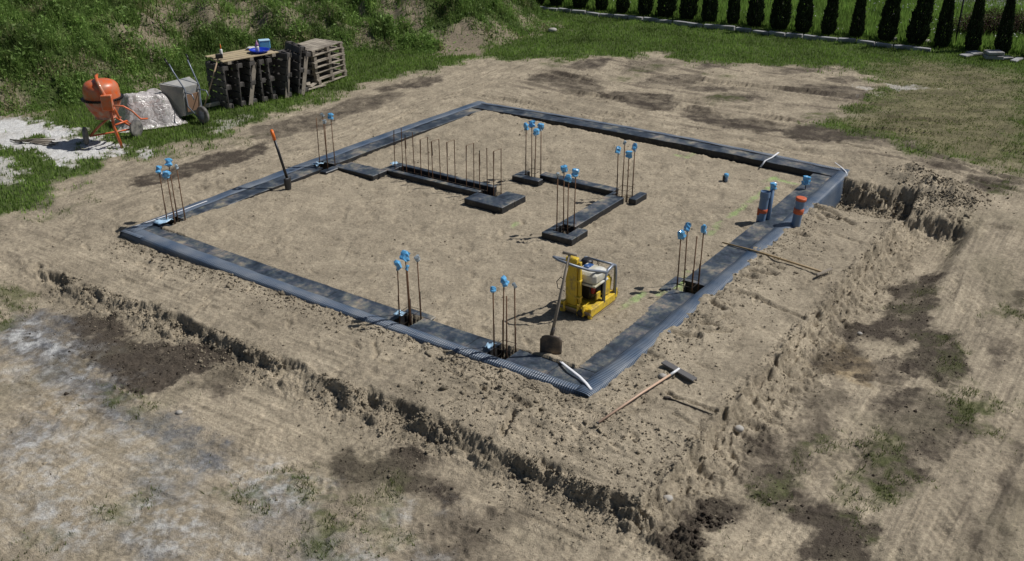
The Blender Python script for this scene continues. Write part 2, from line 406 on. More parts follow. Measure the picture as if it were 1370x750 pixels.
    def blob(s, c, r, sub=1, amp=.2, sq=(1, 1, 1), seed=0, rot=0):
        import bmesh
        bm = bmesh.new(); bmesh.ops.create_icosphere(bm, subdivisions=sub, radius=1); rr = random.Random(seed)
        vs = []; 
        for v in bm.verts:
            k = r * (1 + amp * (rr.random() * 2 - 1)); p = Vector((v.co.x * k * sq[0], v.co.y * k * sq[1], v.co.z * k * sq[2])); p.rotate(Matrix.Rotation(rot, 3, 'Z')); vs.append(tuple(Vector(c) + p))
        fs = [tuple(x.index for x in f.verts) for f in bm.faces]; bm.free(); return s.add(vs, fs)
    def build(s, name, m, parent=None, smooth=False, angle=None):
        me = bpy.data.meshes.new(name); me.from_pydata(s.v, [], s.f)
        ms = m if isinstance(m, (list, tuple)) else [m]
        for x in ms: me.materials.append(x)
        me.polygons.foreach_set('material_index', s.mi)
        import bmesh
        bm = bmesh.new(); bm.from_mesh(me); bmesh.ops.recalc_face_normals(bm, faces=bm.faces)
        if angle is not None:
            for e in bm.edges: e.smooth = len(e.link_faces) == 2 and e.calc_face_angle(0) < R(angle)
        bm.to_mesh(me); bm.free()
        if smooth or angle is not None: me.polygons.foreach_set('use_smooth', [True] * len(me.polygons))
        o = link(bpy.data.objects.new(name, me)); o.parent = parent; return o
def copy_tree(o, parent=None):
    c = o.copy(); link(c); c.parent = parent
    for ch in list(o.children): copy_tree(ch, c)
    return c
def np_mesh(name, V, F, m, cols=None, attr='tint', parent=None, smooth=False):
    """V (n,3), F (k,3|4) numpy; cols per vertex (n,3)"""
    me = bpy.data.meshes.new(name); k = F.shape[1]
    me.vertices.add(len(V)); me.vertices.foreach_set('co', V.astype(np.float32).ravel())
    me.loops.add(F.size); me.loops.foreach_set('vertex_index', F.astype(np.int32).ravel())
    me.polygons.add(len(F)); me.polygons.foreach_set('loop_start', np.arange(0, F.size, k, dtype=np.int32))
    me.polygons.foreach_set('loop_total', np.full(len(F), k, dtype=np.int32))
    if smooth: me.polygons.foreach_set('use_smooth', np.ones(len(F), dtype=bool))
    me.update(calc_edges=True); me.validate()
    if cols is not None:
        a = me.color_attributes.new(attr, 'FLOAT_COLOR', 'POINT')
        a.data.foreach_set('color', np.concatenate([cols, np.ones((len(cols), 1))], 1).astype(np.float32).ravel())
    me.materials.append(m)
    o = link(bpy.data.objects.new(name, me)); o.parent = parent; return o

# ------------------------------------------------------------------ GROUND SHEET
def grid_axes():
    ys = [-30.0]
    while ys[-1] < 5.2: ys.append(ys[-1] + max(.05, min(3, (5.4 - ys[-1]) * .12)))
    while ys[-1] < 42: ys.append(ys[-1] + 0.0125 * (max(ys[-1], 6) / 7) ** 1.3)
    st = .2
    while ys[-1] < 900: ys.append(ys[-1] + st); st *= 1.12
    ss = list(np.arange(-.53, .53, .00125))
    a = .53; st = .003; ext = []
    while a < 6: a += st; ext.append(a); st *= 1.07
    ss = [-e for e in reversed(ext)] + ss + ext
    return np.array(ys), np.array(ss)
GY, GS = grid_axes()
WY = np.maximum(GY + 2.8, 7.0)
WY = np.where(GY + 2.8 < 7.0, 7.0, WY)
GX = GS[None, :] * WY[:, None]; GYY = np.repeat(GY[:, None], len(GS), 1)
X = GX.ravel(); Y = GYY.ravel()
Z = terrain(X, Y)
P_, Q_ = to_h(X, Y)

# --- where turf grows
TURF = np.array([gp(*a) for a in ((-500, 420), (-120, 330), (0, 286), (62, 262), (112, 232), (150, 212), (200, 207), (262, 190), (300, 175), (380, 152), (440, 130),
        (520, 103), (575, 92), (640, 77), (760, 76), (880, 72), (935, 84), (1010, 83), (1090, 88), (1160, 98), (1172, 112), (1168, 128), (1140, 146), (1090, 160),
        (1120, 172), (1190, 186), (1260, 205), (1330, 222), (1380, 240), (1800, 330))] + [np.array([60., 24.]), np.array([60., 400.]), np.array([-60., 400.]), np.array([-60., 15.])])
def turf_mask(X, Y):
    d = poly_sd(X, Y, TURF)
    d = d + 0.55 * perlin(X * 1.1, Y * 1.1, 200) + .3 * perlin(X * 3.3, Y * 3.3, 201)
    return 1 - sm(-.35, .3, d), d
def patches(X, Y, polys, soft=.25, warp=.3, seed=0, f=1.5, grow=0.0):
    m = np.zeros(X.shape)
    for pl, amt in polys:
        b = box_of(X, Y, pl, soft + warp * 2 + .3)
        if not b.any(): continue
        x = X[b]; y = Y[b]
        d = poly_sd(x, y, pl) - grow + warp * perlin(x * f, y * f, seed) + warp * .6 * perlin(x * f * 3.1, y * f * 3.1, seed + 1) + warp * .4 * perlin(x * f * 8, y * f * 8, seed + 2) + warp * .3 * perlin(x * f * 21, y * f * 21, seed + 3)
        m[b] = np.maximum(m[b], amt * (1 - sm(-soft, soft, d)))
    return m
LL = (0, 350, 1.874); LR = (900, 400, 2.143); CM = (440, 450, 2.5); C5 = (690, 0, 3.947); C6 = (1030, 0, 3.947); C7 = (0, 180, 3.948); C4 = (340, 0, 3.914); C8 = (1080, 180, 3.41)
def GC(pts, c): return HP(pts, *c) if c in (LL, LR, CM) or c[0] == 440 else G(pts, *c)
DARK = [(GC([(540, 200), (620, 190), (680, 240), (600, 260)], LR), .5), (GC([(900, 120), (960, 130), (980, 180), (930, 200)], LR), .5), (GC([(430, 175), (500, 120), (540, 150), (520, 200), (440, 205)], LR), .6), (GC([(0, 540), (80, 500), (110, 540), (40, 600), (0, 590)], (440, 450, 2.5)), .25), (GC([(168, 142), (215, 136), (285, 150), (300, 190), (360, 212), (490, 222), (540, 245), (515, 268), (400, 312), (335, 322), (262, 280), (225, 235), (190, 190)], LL), 1.0),
    (GC([(460, 285), (600, 270), (625, 300), (560, 335), (470, 315)], LL), .45),
    (GC([(30, 150), (110, 120), (200, 190), (230, 280), (330, 330), (280, 380), (180, 330), (90, 240), (20, 190)], LL), .45),
    (GC([(20, 430), (60, 405), (180, 400), (250, 390), (330, 450), (420, 505), (390, 560), (290, 520), (200, 470), (60, 470)], CM), .75),
    (GC([(260, 640), (380, 600), (560, 590), (640, 620), (520, 700), (400, 750), (280, 750), (300, 690)], CM), .45),
    (GC([(390, 750), (420, 690), (520, 620), (620, 610), (560, 690), (520, 750)], (440, 450, 2.5)), .3),
    (GC([(0, 700), (20, 660), (100, 600), (160, 585), (195, 600), (180, 630), (90, 670), (40, 750), (0, 750)], LR), 1.0),
    (GC([(640, 0), (735, 0), (745, 45), (700, 100), (660, 130), (600, 110), (550, 100), (500, 120), (495, 95), (560, 65), (650, 60)], LR), .8),
    (GC([(700, 90), (790, 110), (810, 200), (760, 235), (690, 220), (665, 190), (710, 140)], LR), .85),
    (GC([(520, 225), (575, 220), (572, 243), (525, 238)], LR), .7),
    (GC([(220, 425), (280, 395), (330, 420), (380, 440), (390, 480), (330, 540), (250, 540), (240, 480)], LR), .55),
    (GC([(240, 560), (330, 570), (400, 600), (500, 620), (560, 660), (520, 690), (440, 650), (380, 620), (260, 590)], LR), .8),
    (GC([(600, 290), (700, 260), (860, 320), (870, 390), (780, 440), (700, 430), (640, 380), (610, 330)], LR), .6),
    (GC([(400, 270), (470, 250), (500, 290), (450, 340), (440, 400), (340, 430), (360, 380)], LR), .45),
    (GC([(540, 430), (640, 440), (680, 500), (620, 540), (560, 520)], LR), .6),
    (GC([(400, 690), (520, 670), (560, 750), (380, 750)], LR), .8),
    (GC([(860, 690), (900, 640), (930, 560), (990, 440), (1007, 430), (1007, 560), (940, 660), (930, 750), (870, 750)], LR), .35),
    (GC([(410, 655), (500, 590), (560, 580), (610, 600), (580, 660), (520, 750), (390, 750), (400, 700)], C8), .75),
    (GC([(760, 220), (850, 215), (930, 240), (920, 275), (820, 265)], C8), .7),
    (GC([(940, 720), (989, 690), (1010, 740), (960, 760)], C8), .8),
    (GC([(715, 285), (800, 240), (920, 210), (1100, 150), (1380, 80), (1380, 120), (1180, 190), (1000, 240), (860, 270), (740, 295)], C7), .75),
    (GC([(0, 700), (160, 640), (330, 610), (500, 560), (600, 520), (750, 505), (770, 525), (640, 580), (500, 610), (420, 650), (330, 690), (150, 744), (0, 744)], C4), .5),
    (GC([(650, 490), (760, 460), (880, 420), (960, 415), (970, 435), (900, 460), (780, 480), (670, 498)], C4), .6),
    (GC([(320, 360), (400, 320), (490, 320), (470, 350), (400, 380), (340, 385)], C5), .6),
    (GC([(150, 400), (260, 400), (420, 440), (430, 500), (300, 500), (160, 460), (60, 430)], C5), .5),
    (GC([(420, 500), (560, 500), (780, 520), (840, 560), (820, 600), (680, 590), (600, 550), (460, 530)], C5), .6),
    (GC([(620, 450), (780, 415), (960, 410), (1000, 430), (880, 460), (700, 455)], C5), .5),
    (GC([(870, 590), (960, 580), (1100, 640), (1340, 640), (1340, 700), (1100, 690), (900, 630)], C5), .6),
    (GC([(590, 330), (760, 330), (860, 350), (760, 390), (600, 400)], C5), .35),
    (GC([(880, 480), (1010, 470), (1140, 480), (1140, 495), (900, 492)], C5), .5),
    (GC([(930, 375), (1020, 355), (1110, 345), (1110, 365), (1000, 388)], C5), .5),
    (GC([(1000, 535), (1100, 515), (1250, 520), (1330, 540), (1200, 550), (1060, 555)], C5), .55),
    (GC([(60, 485), (200, 465), (420, 480), (520, 510), (480, 540), (300, 520), (90, 500)], C6), .55),
    (GC([(100, 700), (260, 670), (420, 680), (560, 710), (760, 710), (820, 760), (300, 760), (120, 740)], C6), .8),
    (GC([(300, 690), (560, 710), (760, 720), (989, 900), (900, 900), (700, 800), (400, 770)], C6), .4),
    (GC([(300, 435), (420, 425), (500, 440), (430, 452), (330, 450)], C6), .5),
    (GC([(0, 390), (120, 370), (300, 365), (330, 380), (100, 400)], C6), .4),
]
WHITE = [(G([(-200, 150), (0, 160), (50, 162), (62, 172), (100, 178), (160, 195), (175, 210), (100, 215), (80, 225), (40, 205), (0, 200), (-100, 220)]), 1.0),
    (G([(0, 215), (30, 225), (20, 250), (0, 255), (-60, 260)]), .7), (G([(176, 207), (200, 203), (195, 213), (178, 214)]), .8), (G([(290, 165), (320, 160), (330, 172), (295, 180)]), .5),
    (G([(92, 215), (112, 212), (100, 228)]), .7), (G([(1185, 116), (1235, 117), (1250, 122), (1200, 124)]), .6), (G([(1150, 30 + 90), (1165, 122), (1168, 132), (1155, 130)]), .5)]
ASH = [(GC([(10, 170), (60, 150), (140, 190), (160, 220), (120, 250), (60, 230), (0, 210)], LL), .75),
    (GC([(160, 240), (220, 290), (280, 310), (260, 330), (180, 290)], LL), .6),
    (GC([(560, 520), (620, 520), (700, 580), (760, 590), (740, 620), (660, 610), (590, 560)], LL), .6),
    (GC([(0, 440), (100, 420), (200, 470), (220, 560), (250, 620), (240, 680), (180, 720), (100, 700), (60, 600), (20, 560)], LL), .5),
    (GC([(380, 600), (480, 590), (560, 640), (560, 760), (420, 760), (340, 700)], LL), .6),
    (GC([(190, 350), (240, 360), (260, 400), (220, 410)], LL), .4), (GC([(0, 150), (100, 130), (200, 200), (260, 300), (330, 400), (480, 480), (560, 560), (420, 620), (200, 420), (60, 300), (0, 260)], LL), .28),
    (GC([(230, 610), (280, 580), (300, 600), (260, 630)], CM), .5),
    (GC([(0, 700), (200, 720), (300, 760), (0, 760)], CM), .4)]
BLUE = [(GC([(280, 370), (380, 380), (500, 450), (560, 470), (600, 480), (560, 540), (520, 530), (420, 460), (330, 430)], LL), .8),
    (GC([(560, 520), (700, 560), (800, 620), (862, 700), (862, 750), (740, 750), (620, 600)], LL), .4), (GC([(0, 160), (60, 130), (160, 160), (220, 260), (290, 340), (240, 350), (120, 270), (0, 220)], LL), .55), (GC([(0, 430), (70, 400), (130, 420), (110, 480), (0, 500)], LL), .5), (GC([(330, 700), (420, 690), (440, 750), (330, 750)], LL), .5), (GC([(345, 470), (380, 500), (360, 510)], LL), .6), (GC([(390, 550), (440, 570), (470, 550), (480, 580), (400, 600)], LL), .6)]
GREENISH = [(GC([(270, 330), (370, 340), (380, 355), (320, 370), (250, 355)], LL), .9), (GC([(0, 60), (50, 80), (50, 120), (0, 170)], LL), .9),
    (GC([(710, 530), (780, 540), (840, 620), (800, 630), (760, 590), (700, 545)], LL), .9), (GC([(570, 580), (650, 570), (660, 600), (580, 605)], LL), .8),
    (GC([(780, 640), (862, 650), (862, 760), (760, 720)], LL), .5), (GC([(40, 680), (90, 680), (100, 730), (60, 740)], LL), .6), (GC([(270, 600), (350, 590), (340, 660), (280, 650)], LL), .5),
    (GC([(0, 600), (40, 620), (50, 650), (0, 660)], CM), .8), (GC([(0, 680), (60, 700), (50, 750), (0, 750)], CM), .7), (GC([(100, 540), (200, 500), (230, 480), (200, 560), (120, 580)], CM), .6), (GC([(100, 650), (200, 620), (250, 680), (140, 710)], CM), .6),
    (GC([(440, 410), (640, 395), (640, 410), (560, 440), (460, 430)], LR), .7), (GC([(540, 440), (600, 450), (680, 510), (640, 530), (590, 500)], LR), 1.0), (GC([(470, 520), (560, 510), (600, 590), (500, 590), (480, 550)], LR), .8),
    (GC([(780, 300), (820, 240), (900, 270), (960, 300), (940, 315), (860, 320), (910, 385), (870, 390), (800, 340)], LR), 1.0), (GC([(730, 100), (800, 110), (800, 210), (770, 190)], LR), .6),
    (GC([(900, 40), (960, 20), (1007, 10), (1007, 50), (960, 60)], LR), .8), (GC([(240, 540), (300, 545), (280, 570)], LR), .8), (GC([(380, 420), (460, 425), (400, 470), (340, 530), (370, 480)], LR), .5), (GC([(500, 620), (560, 640), (560, 680), (520, 660)], LR), .7),
    (GC([(810, 235), (900, 230), (940, 270), (860, 280)], C8), .8), (GC([(430, 730), (560, 620), (600, 640), (500, 760)], C8), .4),
    (GC([(370, 420), (480, 360), (490, 380), (400, 400), (220, 450)], C7), .8), (GC([(900, 130), (990, 100), (1020, 130), (920, 150)], C7), .7), (GC([(1090, 90), (1180, 70), (1362, 30), (1300, 70), (1100, 110)], C7), .5),
    (GC([(160, 340), (230, 310), (300, 330), (200, 370)], C5), .7), (GC([(480, 420), (600, 420), (580, 440), (500, 440)], C5), .6), (GC([(600, 380), (760, 350), (840, 350), (640, 410)], C5), .6), (GC([(1010, 530), (1120, 515), (1200, 550), (1040, 560)], C5), .7),
    (GC([(1020, 405), (1190, 405), (1180, 425), (1060, 425)], C5), .7), (GC([(210, 610), (330, 600), (400, 680), (300, 660)], C6), .9), (GC([(440, 640), (600, 650), (580, 720), (460, 690)], C6), .8)]
BARE = [(HP([(190, 20), (235, 5), (240, 25), (215, 45), (235, 60), (215, 75), (180, 60), (170, 45)]), .9), (HP([(255, 5), (300, 0), (300, 25), (270, 15)]), .7),
    (HP([(310, 5), (350, 0), (355, 30), (325, 35)]), .8), (HP([(385, 0), (420, 0), (415, 30), (385, 35)]), .6), (HP([(512, 0), (545, 0), (560, 25), (530, 32), (512, 18)]), .9), (HP([(478, 38), (500, 40), (495, 52), (480, 52)]), .7),
    (HP([(583, 48), (612, 42), (630, 62), (640, 70), (600, 72), (588, 60)]), 1), (HP([(620, 45), (660, 35), (680, 45), (650, 60)]), .7), (HP([(660, 0), (690, 5), (700, 22), (675, 15)]), .6), (HP([(705, 22), (735, 28), (738, 42), (715, 45)]), .6),
    (HP([(115, 82), (125, 70), (130, 85)]), .5), (HP([(190, 105), (225, 100), (225, 112), (195, 115)]), .6), (HP([(0, 140), (30, 138), (35, 155), (0, 158)]), .6)]
SPARSE = G([(1172, 90), (1230, 84), (1380, 108), (1380, 250), (1100, 162), (1170, 135)])
def masks(X, Y):
    t, d = turf_mask(X, Y)
    dark = patches(X, Y, DARK, .10, .16, 300, 1.5, .08)
    white = patches(X, Y, WHITE, .12, .3, 310, 2.2); ash = patches(X, Y, ASH, .45, .35, 320)
    blue = patches(X, Y, BLUE, .3, .25, 330); gr = patches(X, Y, GREENISH, .12, .2, 340, 2.0, .06)
    bare = patches(X, Y, BARE, .25, .5, 350, 1.2, .25)
    sparse = patches(X, Y, [(SPARSE, 1.0)], .8, .5, 360)
    dirtn = fbm(X * 1.4, Y * 1.4, 4, 365); white = white * sm(-.5, -.1, dirtn)
    tt = t * (1 - bare) * (1 - np.clip(white * 1.2, 0, 1))
    return dict(turf=tt, d=d, dark=dark * (1 - white), white=white, ash=ash, blue=blue, green=gr, bare=bare, sparse=sparse)
M = masks(X, Y)
def mixc(c, col, f): return c * (1 - f[:, None]) + np.array(col)[None, :] * f[:, None]
sand = np.array([.330, .281, .208])
front = sm(.6, -.6, Q_) * sm(-2.1, -1.0, P_); right = sm(-.9, -1.5, P_)
s1 = fbm(P_ * .7, Q_ * 7, 5, 400, .6); s2 = fbm(Q_ * .7, P_ * 7, 5, 401, .6)
s3 = fbm(P_ * .4, (Q_ + .5 * np.sin(P_ * .35)) * 3.2, 5, 402, .6)
insd = (P_ > .1) & (P_ < PL - .1) & (Q_ > .1) & (Q_ < QL - .1)
left = sm(PL, PL + .8, P_) * (1 - front); back = sm(QL, QL + .8, Q_) * (1 - left)
stk = s1 * front * (1 - right) + s2 * np.maximum(right, left * .9) + s3 * back * (1 - right)
f1 = fbm(P_ * .8, Q_ * 24, 4, 501, .6) * front * (1 - right) + fbm(Q_ * .8, P_ * 24, 4, 502, .6) * np.maximum(right, left) + fbm(P_ * .6, (Q_ + .5 * np.sin(P_ * .35)) * 12, 4, 503, .6) * back * (1 - right)
spk = sm(.3, .6, perlin(X * 21, Y * 21, 504)) * sm(-.2, .4, perlin(X * 1.7, Y * 1.7, 505)) + .7 * sm(.3, .6, perlin(X * 9, Y * 9, 506)) * sm(0, .5, perlin(X * 1.1, Y * 1.1, 507))
stk = np.where(insd, .25 * fbm(X * 1.5, Y * 3, 4, 403), stk)
big = fbm(X * .5, Y * .5, 4, 404); med = fbm(X * 2.2, Y * 2.2, 5, 405, .6)
nb0 = fbm(X * 6, Y * 6, 4, 412, .7)
lum = 1.08 + .42 * stk + .42 * f1 * (.5 + 1.2 * sm(-.2, .3, big)) + .22 * big + .46 * med + .22 * nb0 - .26 * spk
lum = lum + .16 * np.exp(-((P_ + 2.35) / .5) ** 2) * right * (Q_ < 7) + .10 * np.exp(-((Q_ + 2.4) / .5) ** 2) * front
lum = np.where(insd, 1.05 + .16 * big + .42 * med + .15 * nb0 + .1 * stk - .14 * spk, lum)
col = sand[None, :] * np.clip(lum, .45, 1.5)[:, None]
# damp, freshly cut soil
damp = sm(.1, .6, fbm(X * .8, Y * .8, 4, 410)) * .25 * (~insd)
col = mixc(col, (.20, .165, .118), damp)
nb = fbm(X * 3, Y * 3, 5, 411, .65)
yell = patches(X, Y, [(GC([(400, 190), (480, 150), (560, 190), (530, 230), (430, 210)], LR), .8), (GC([(120, 340), (190, 350), (200, 400), (100, 420), (60, 380)], LL), .4), (GC([(200, 225), (250, 215), (260, 260), (200, 270)], LL), .4)], .2, .3, 415)
col = mixc(col, (.33, .24, .12), yell * .6)
hsel = np.maximum(np.abs(stk) * 0, sm(.05, .5, s2 * right + s1 * front))
col = mixc(col, (.12, .098, .075), np.clip(hsel * .30, 0, 1))
dk2 = sm(.12, .42, s3 * 1.3 + .3 * nb) * back + .45 * sm(.2, .45, s2 * 1.2 + .5 * nb) * sm(-3.0, -4.2, P_) * right + .6 * sm(.2, .45, s2 * 1.1 + .4 * nb) * left
col = mixc(col, (.105, .085, .065), np.clip(dk2, 0, 1) * .72)
col = mixc(col, (.062, .050, .040), np.clip(M['dark'] * (1.25 + 1.5 * nb + .5 * (s1 * front + s2 * right + s3 * back)), 0, .93))
col = mixc(col, (.105, .118, .14), np.clip(M['blue'] * (1.05 + 1.2 * nb + .8 * s1 + .8 * nb0), 0, .8))
col = mixc(col, (.55, .55, .54), np.clip(M['ash'] * (0.55 + 1.8 * nb + 2.6 * nb0), 0, .9))
col = mixc(col, (.62, .62, .61), np.clip(M['white'] * (.9 + .5 * nb), 0, 1))
col = mixc(col, (.085, .10, .035), np.clip(M['green'] * (.45 + 2.0 * nb), 0, .75))
# fine mould-like moss film over old soil outside
rest = sm(-.05, .5, fbm(X * .9, Y * .9, 4, 420)) * np.maximum(front * sm(-1.4, -2.6, Q_), right * sm(-1.6, -2.6, P_))
col = mixc(col, (.20, .18, .12), rest * .35)
tn = fbm(X * 1.2, Y * 1.2, 5, 421, .6)
tc_ = np.array([.075, .105, .032])[None, :] * (1 + .6 * tn)[:, None]
sp = M['sparse'][:, None]
tcs = np.array([.165, .150, .085])[None, :] * (1 + .9 * fbm(X * 1.0, Y * 2.6, 5, 422, .65))[:, None]
tcol = tc_ * (1 - sp) + tcs * sp
col = col * (1 - M['turf'][:, None]) + tcol * M['turf'][:, None]
col = mixc(col, (.20, .165, .12), M['bare'] * M['turf'] * 0 + M['bare'] * .8 * (1 - sm(-.1, .0, M['d'])) )
# far path beyond the trees
pth = patches(X, Y, [(HP([(1235, 2), (1290, 12), (1345, 14), (1400, 8), (1400, -14), (1235, -14)]), 1)], .2, .4, 430)
col = mixc(col, (.19, .19, .21), pth * .85)
# green marking paint on the sand
SPRAY = [[(905, 208), (918, 211), (931, 204)], [(1015, 245), (1030, 241), (1040, 236)], [(1040, 240), (1065, 246)], [(1030, 250), (1015, 262), (990, 285), (975, 295)], [(965, 300), (950, 318)], [(920, 370), (905, 390), (880, 402)], [(860, 400), (845, 412), (830, 425)], [(690, 300), (688, 304)]]
for s in SPRAY:
    Pn = [gp(a, b, -.12) for a, b in s]; b = box_of(X, Y, Pn, .4)
    dd = line_d(X[b], Y[b], Pn) + .03 * perlin(X[b] * 6, Y[b] * 6, 440)
    f = (1 - sm(.01, .09, dd)) * np.clip(.6 + 1.6 * nb[b], 0, 1) * .6
    c = col[b]; col[b] = c * (1 - f[:, None]) + np.array([.30, .52, .14])[None, :] * f[:, None]
col = np.clip(col, .01, .9)
nr, nc = GX.shape
idx = np.arange(nr * nc).reshape(nr, nc)
F = np.stack([idx[:-1, :-1], idx[:-1, 1:], idx[1:, 1:], idx[1:, :-1]], -1).reshape(-1, 4)
GM = ground_material()
ground = np_mesh("ground", np.stack([X, Y, Z], 1), F, GM, col, 'soil', smooth=True)
tag(ground, kind='structure')

# ------------------------------------------------------------------ LOOSE SOIL, GRASS, WEEDS (uncountable)
def jitter_oct(n):
    base = np.array([(1, 0, 0), (-1, 0, 0), (0, 1, 0), (0, -1, 0), (0, 0, 1), (0, 0, -1)], float)
    return base[None] * (1 + .0 * RNG.random((n, 1, 1))) * (0.45 + .9 * RNG.random((n, 6, 1)))
OCTF = np.array([(0, 2, 4), (2, 1, 4), (1, 3, 4), (3, 0, 4), (2, 0, 5), (1, 2, 5), (3, 1, 5), (0, 3, 5)])
def scatter_clods(name, x, y, r, cols, dz=.2):
    n = len(x); z = terrain(x, y, True)
    a = RNG.random(n) * 6.28; v = jitter_oct(n) * r[:, None, None]; v[:, :, 2] *= .7
    t = RNG.random(n) * 1.5; ca, sa = np.cos(a), np.sin(a); ct, st_ = np.cos(t), np.sin(t)
    vx = v[:, :, 0] * ct[:, None] - v[:, :, 2] * st_[:, None]; vz = v[:, :, 0] * st_[:, None] + v[:, :, 2] * ct[:, None]; vy = v[:, :, 1]
    wx = vx * ca[:, None] - vy * sa[:, None]; wy = vx * sa[:, None] + vy * ca[:, None]
    V = np.stack([wx + x[:, None], wy + y[:, None], vz + (z + r * dz)[:, None]], -1).reshape(-1, 3)
    F = (OCTF[None] + (np.arange(n) * 6)[:, None, None]).reshape(-1, 3)
    return np_mesh(name, V, F, GM, np.repeat(cols, 6, 0), 'soil')
xs = []; ys = []; rs = []
def add_h(p, q, r):
    w = D0[None, :] + EP[None, :] * p[:, None] + EQ[None, :] * q[:, None]; xs.append(w[:, 0]); ys.append(w[:, 1]); rs.append(r)
n = 9000; pp = RNG.random(n) * 9.6 - 1.5; kk = perlin(pp * 1.1, pp * 0, 8) > -.25; add_h(pp[kk], (-1.36 - RNG.gamma(1.5, .13, n))[kk], (.003 + RNG.gamma(1.1, .0055, n))[kk])
n = 4500; add_h(-1.3 - RNG.gamma(1.6, .2, n), RNG.random(n) * 10 - 1.3, .003 + RNG.gamma(1.1, .0045, n))
n = 2500; add_h(.1 - RNG.random(n) * 2.5, 9.0 - RNG.gamma(1.5, .2, n), .005 + RNG.gamma(1.2, .007, n))
n = 1300; pp = -1.6 + RNG.normal(0, .45, n); add_h(pp, 9.55 + .25 * (pp + 1.6) + RNG.normal(0, .28, n), .003 + RNG.gamma(1.2, .008, n))
n = 9000; add_h(RNG.random(n) * 12 - 2.5, RNG.random(n) * 12.5 - 2.2, .002 + RNG.gamma(1.1, .0032, n))
n = 2500; add_h(-.1 - RNG.gamma(1.5, .2, n), RNG.random(n) * 9 , .003 + RNG.gamma(1.2, .005, n))
n = 1800; add_h(RNG.random(n) * 8.5, -.1 - RNG.gamma(1.5, .12, n), .005 + RNG.gamma(1.3, .006, n))
n = 2500; add_h(-1.5 + RNG.random(n) * 3.4, -1.4 + RNG.random(n) ** .8 * 1.3, .003 + RNG.gamma(1.2, .006, n))
n = 12000; yy = 6 + RNG.random(n) * 22; xx = (RNG.random(n) - .5) * 1.15 * (yy + 2.8); xs.append(xx); ys.append(yy); rs.append((.002 + RNG.gamma(1.1, .0034, n)) * (yy / 10) ** .5)
x = np.concatenate(xs); y = np.concatenate(ys); r = np.concatenate(rs)
p, q = to_h(x, y); di = np.minimum(np.minimum(p + .06, PL + .06 - p), np.minimum(q + .06, QL + .1 - q))
ok = ~((di > .0) & (di < .55)); 
for a, b_, c, d_ in INNER: ok &= ~((p > a - .03) & (p < b_ + .03) & (q > c - .03) & (q < d_ + .03))
ok &= turf_mask(x, y)[0] < .5
x, y, r = x[ok], y[ok], r[ok]
cc = sand[None, :] * (.55 + .55 * RNG.random((len(x), 1)))
tag(scatter_clods("soil_clods", x, y, r, cc), "crumbs and clods of sandy soil along the cut edges and over the bare plot", "soil", kind='stuff')

n = 160000; yy = 6.5 + RNG.random(n) * 9; xx = (RNG.random(n) - .5) * 1.15 * (yy + 2.8)
dm = patches(xx, yy, DARK, .10, .16, 300, 1.5, .08); k = RNG.random(n) < np.clip(dm - .35, 0, 1) * (.25 + .75 * sm(-.1, .3, fbm(xx * 3, yy * 3, 3, 811)))
x, y = xx[k], yy[k]; p, q = to_h(x, y); k = ~((p > -.1) & (p < PL + .1) & (q > -.1) & (q < QL + .1)); x, y = x[k], y[k]; n = len(x)
strip = np.exp(-(poly_sd(x, y, HP([(0, 700), (20, 660), (100, 600), (160, 585), (195, 600), (180, 630), (90, 670), (40, 750), (0, 750)], 900, 400, 2.143)).clip(0, 9) / .05) ** 2)
tag(scatter_clods("humus_crumbs", x, y, (.003 + RNG.gamma(1.2, .0036, n)) * (1 + 1.6 * strip), np.array([.052, .041, .032])[None] * (.6 + .9 * RNG.random((n, 1)))), "dark crumbs of topsoil lying on the brown patches of the plot", "soil", kind='stuff')

def blades(name, x, y, h, w, cols, lean=.45, kind='grass', label='', quad=False, z=None):
    n = len(x); z = terrain(x, y, True) if z is None else z
    a = RNG.random(n) * 6.283; la = RNG.random(n) * 6.283; ll = RNG.random(n) * lean * h
    dx = np.cos(a) * w / 2; dy = np.sin(a) * w / 2
    tx = x + np.cos(la) * ll; ty = y + np.sin(la) * ll
    if not quad:
        V = np.stack([np.stack([x - dx, y - dy, z - .01], -1), np.stack([x + dx, y + dy, z - .01], -1), np.stack([tx, ty, z + h], -1)], 1).reshape(-1, 3)
        F = np.arange(n * 3).reshape(-1, 3); C = np.repeat(cols, 3, 0)
    o = np_mesh(name, V, F, leafm, C)
    return o
leafm = leaf_material("grass_and_weed_leaf")
def green(n, base, v1=.35, yellow=.2):
    b = np.array(base)[None, :] * (1 + v1 * (RNG.random((n, 1)) * 2 - 1))
    t = RNG.random((n, 1)) ** 3 * yellow
    return b * (1 - t) + np.array([.20, .19, .07])[None, :] * t
# lawn
n = 620000
yy = 15 + RNG.random(n) ** .85 * 29; xx = (RNG.random(n) - .5) * 1.3 * (yy + 2.8)
m = masks(xx, yy); bankd = -poly_sd(xx, yy, BANK)
dens = m['turf'] * (1 - .8 * m['sparse'] * sm(-.25, .2, fbm(xx * .7, yy * 1.6, 4, 424) + .6 * fbm(xx * 3, yy * 3, 3, 425) - .02)) * sm(-.55, .1, fbm(xx * 1.3, yy * 1.3, 4, 500) + .35)
keep = (RNG.random(n) < dens) & (bankd < .3)
x, y = xx[keep], yy[keep]; ms = m['sparse'][keep]; n = len(x)
v = fbm(x * .7, y * .7, 4, 501); v2 = fbm(x * 3, y * 3, 3, 502)
c = green(n, (.175, .275, .058), .4, .35) * (1 + .7 * v + .5 * v2)[:, None]
c = c * (1 - .55 * ms[:, None]) + np.array([.20, .19, .095])[None, :] * (.55 * ms[:, None])
h = (.045 + .05 * RNG.random(n)) * (1 + .4 * v2) * (1 - .62 * ms)
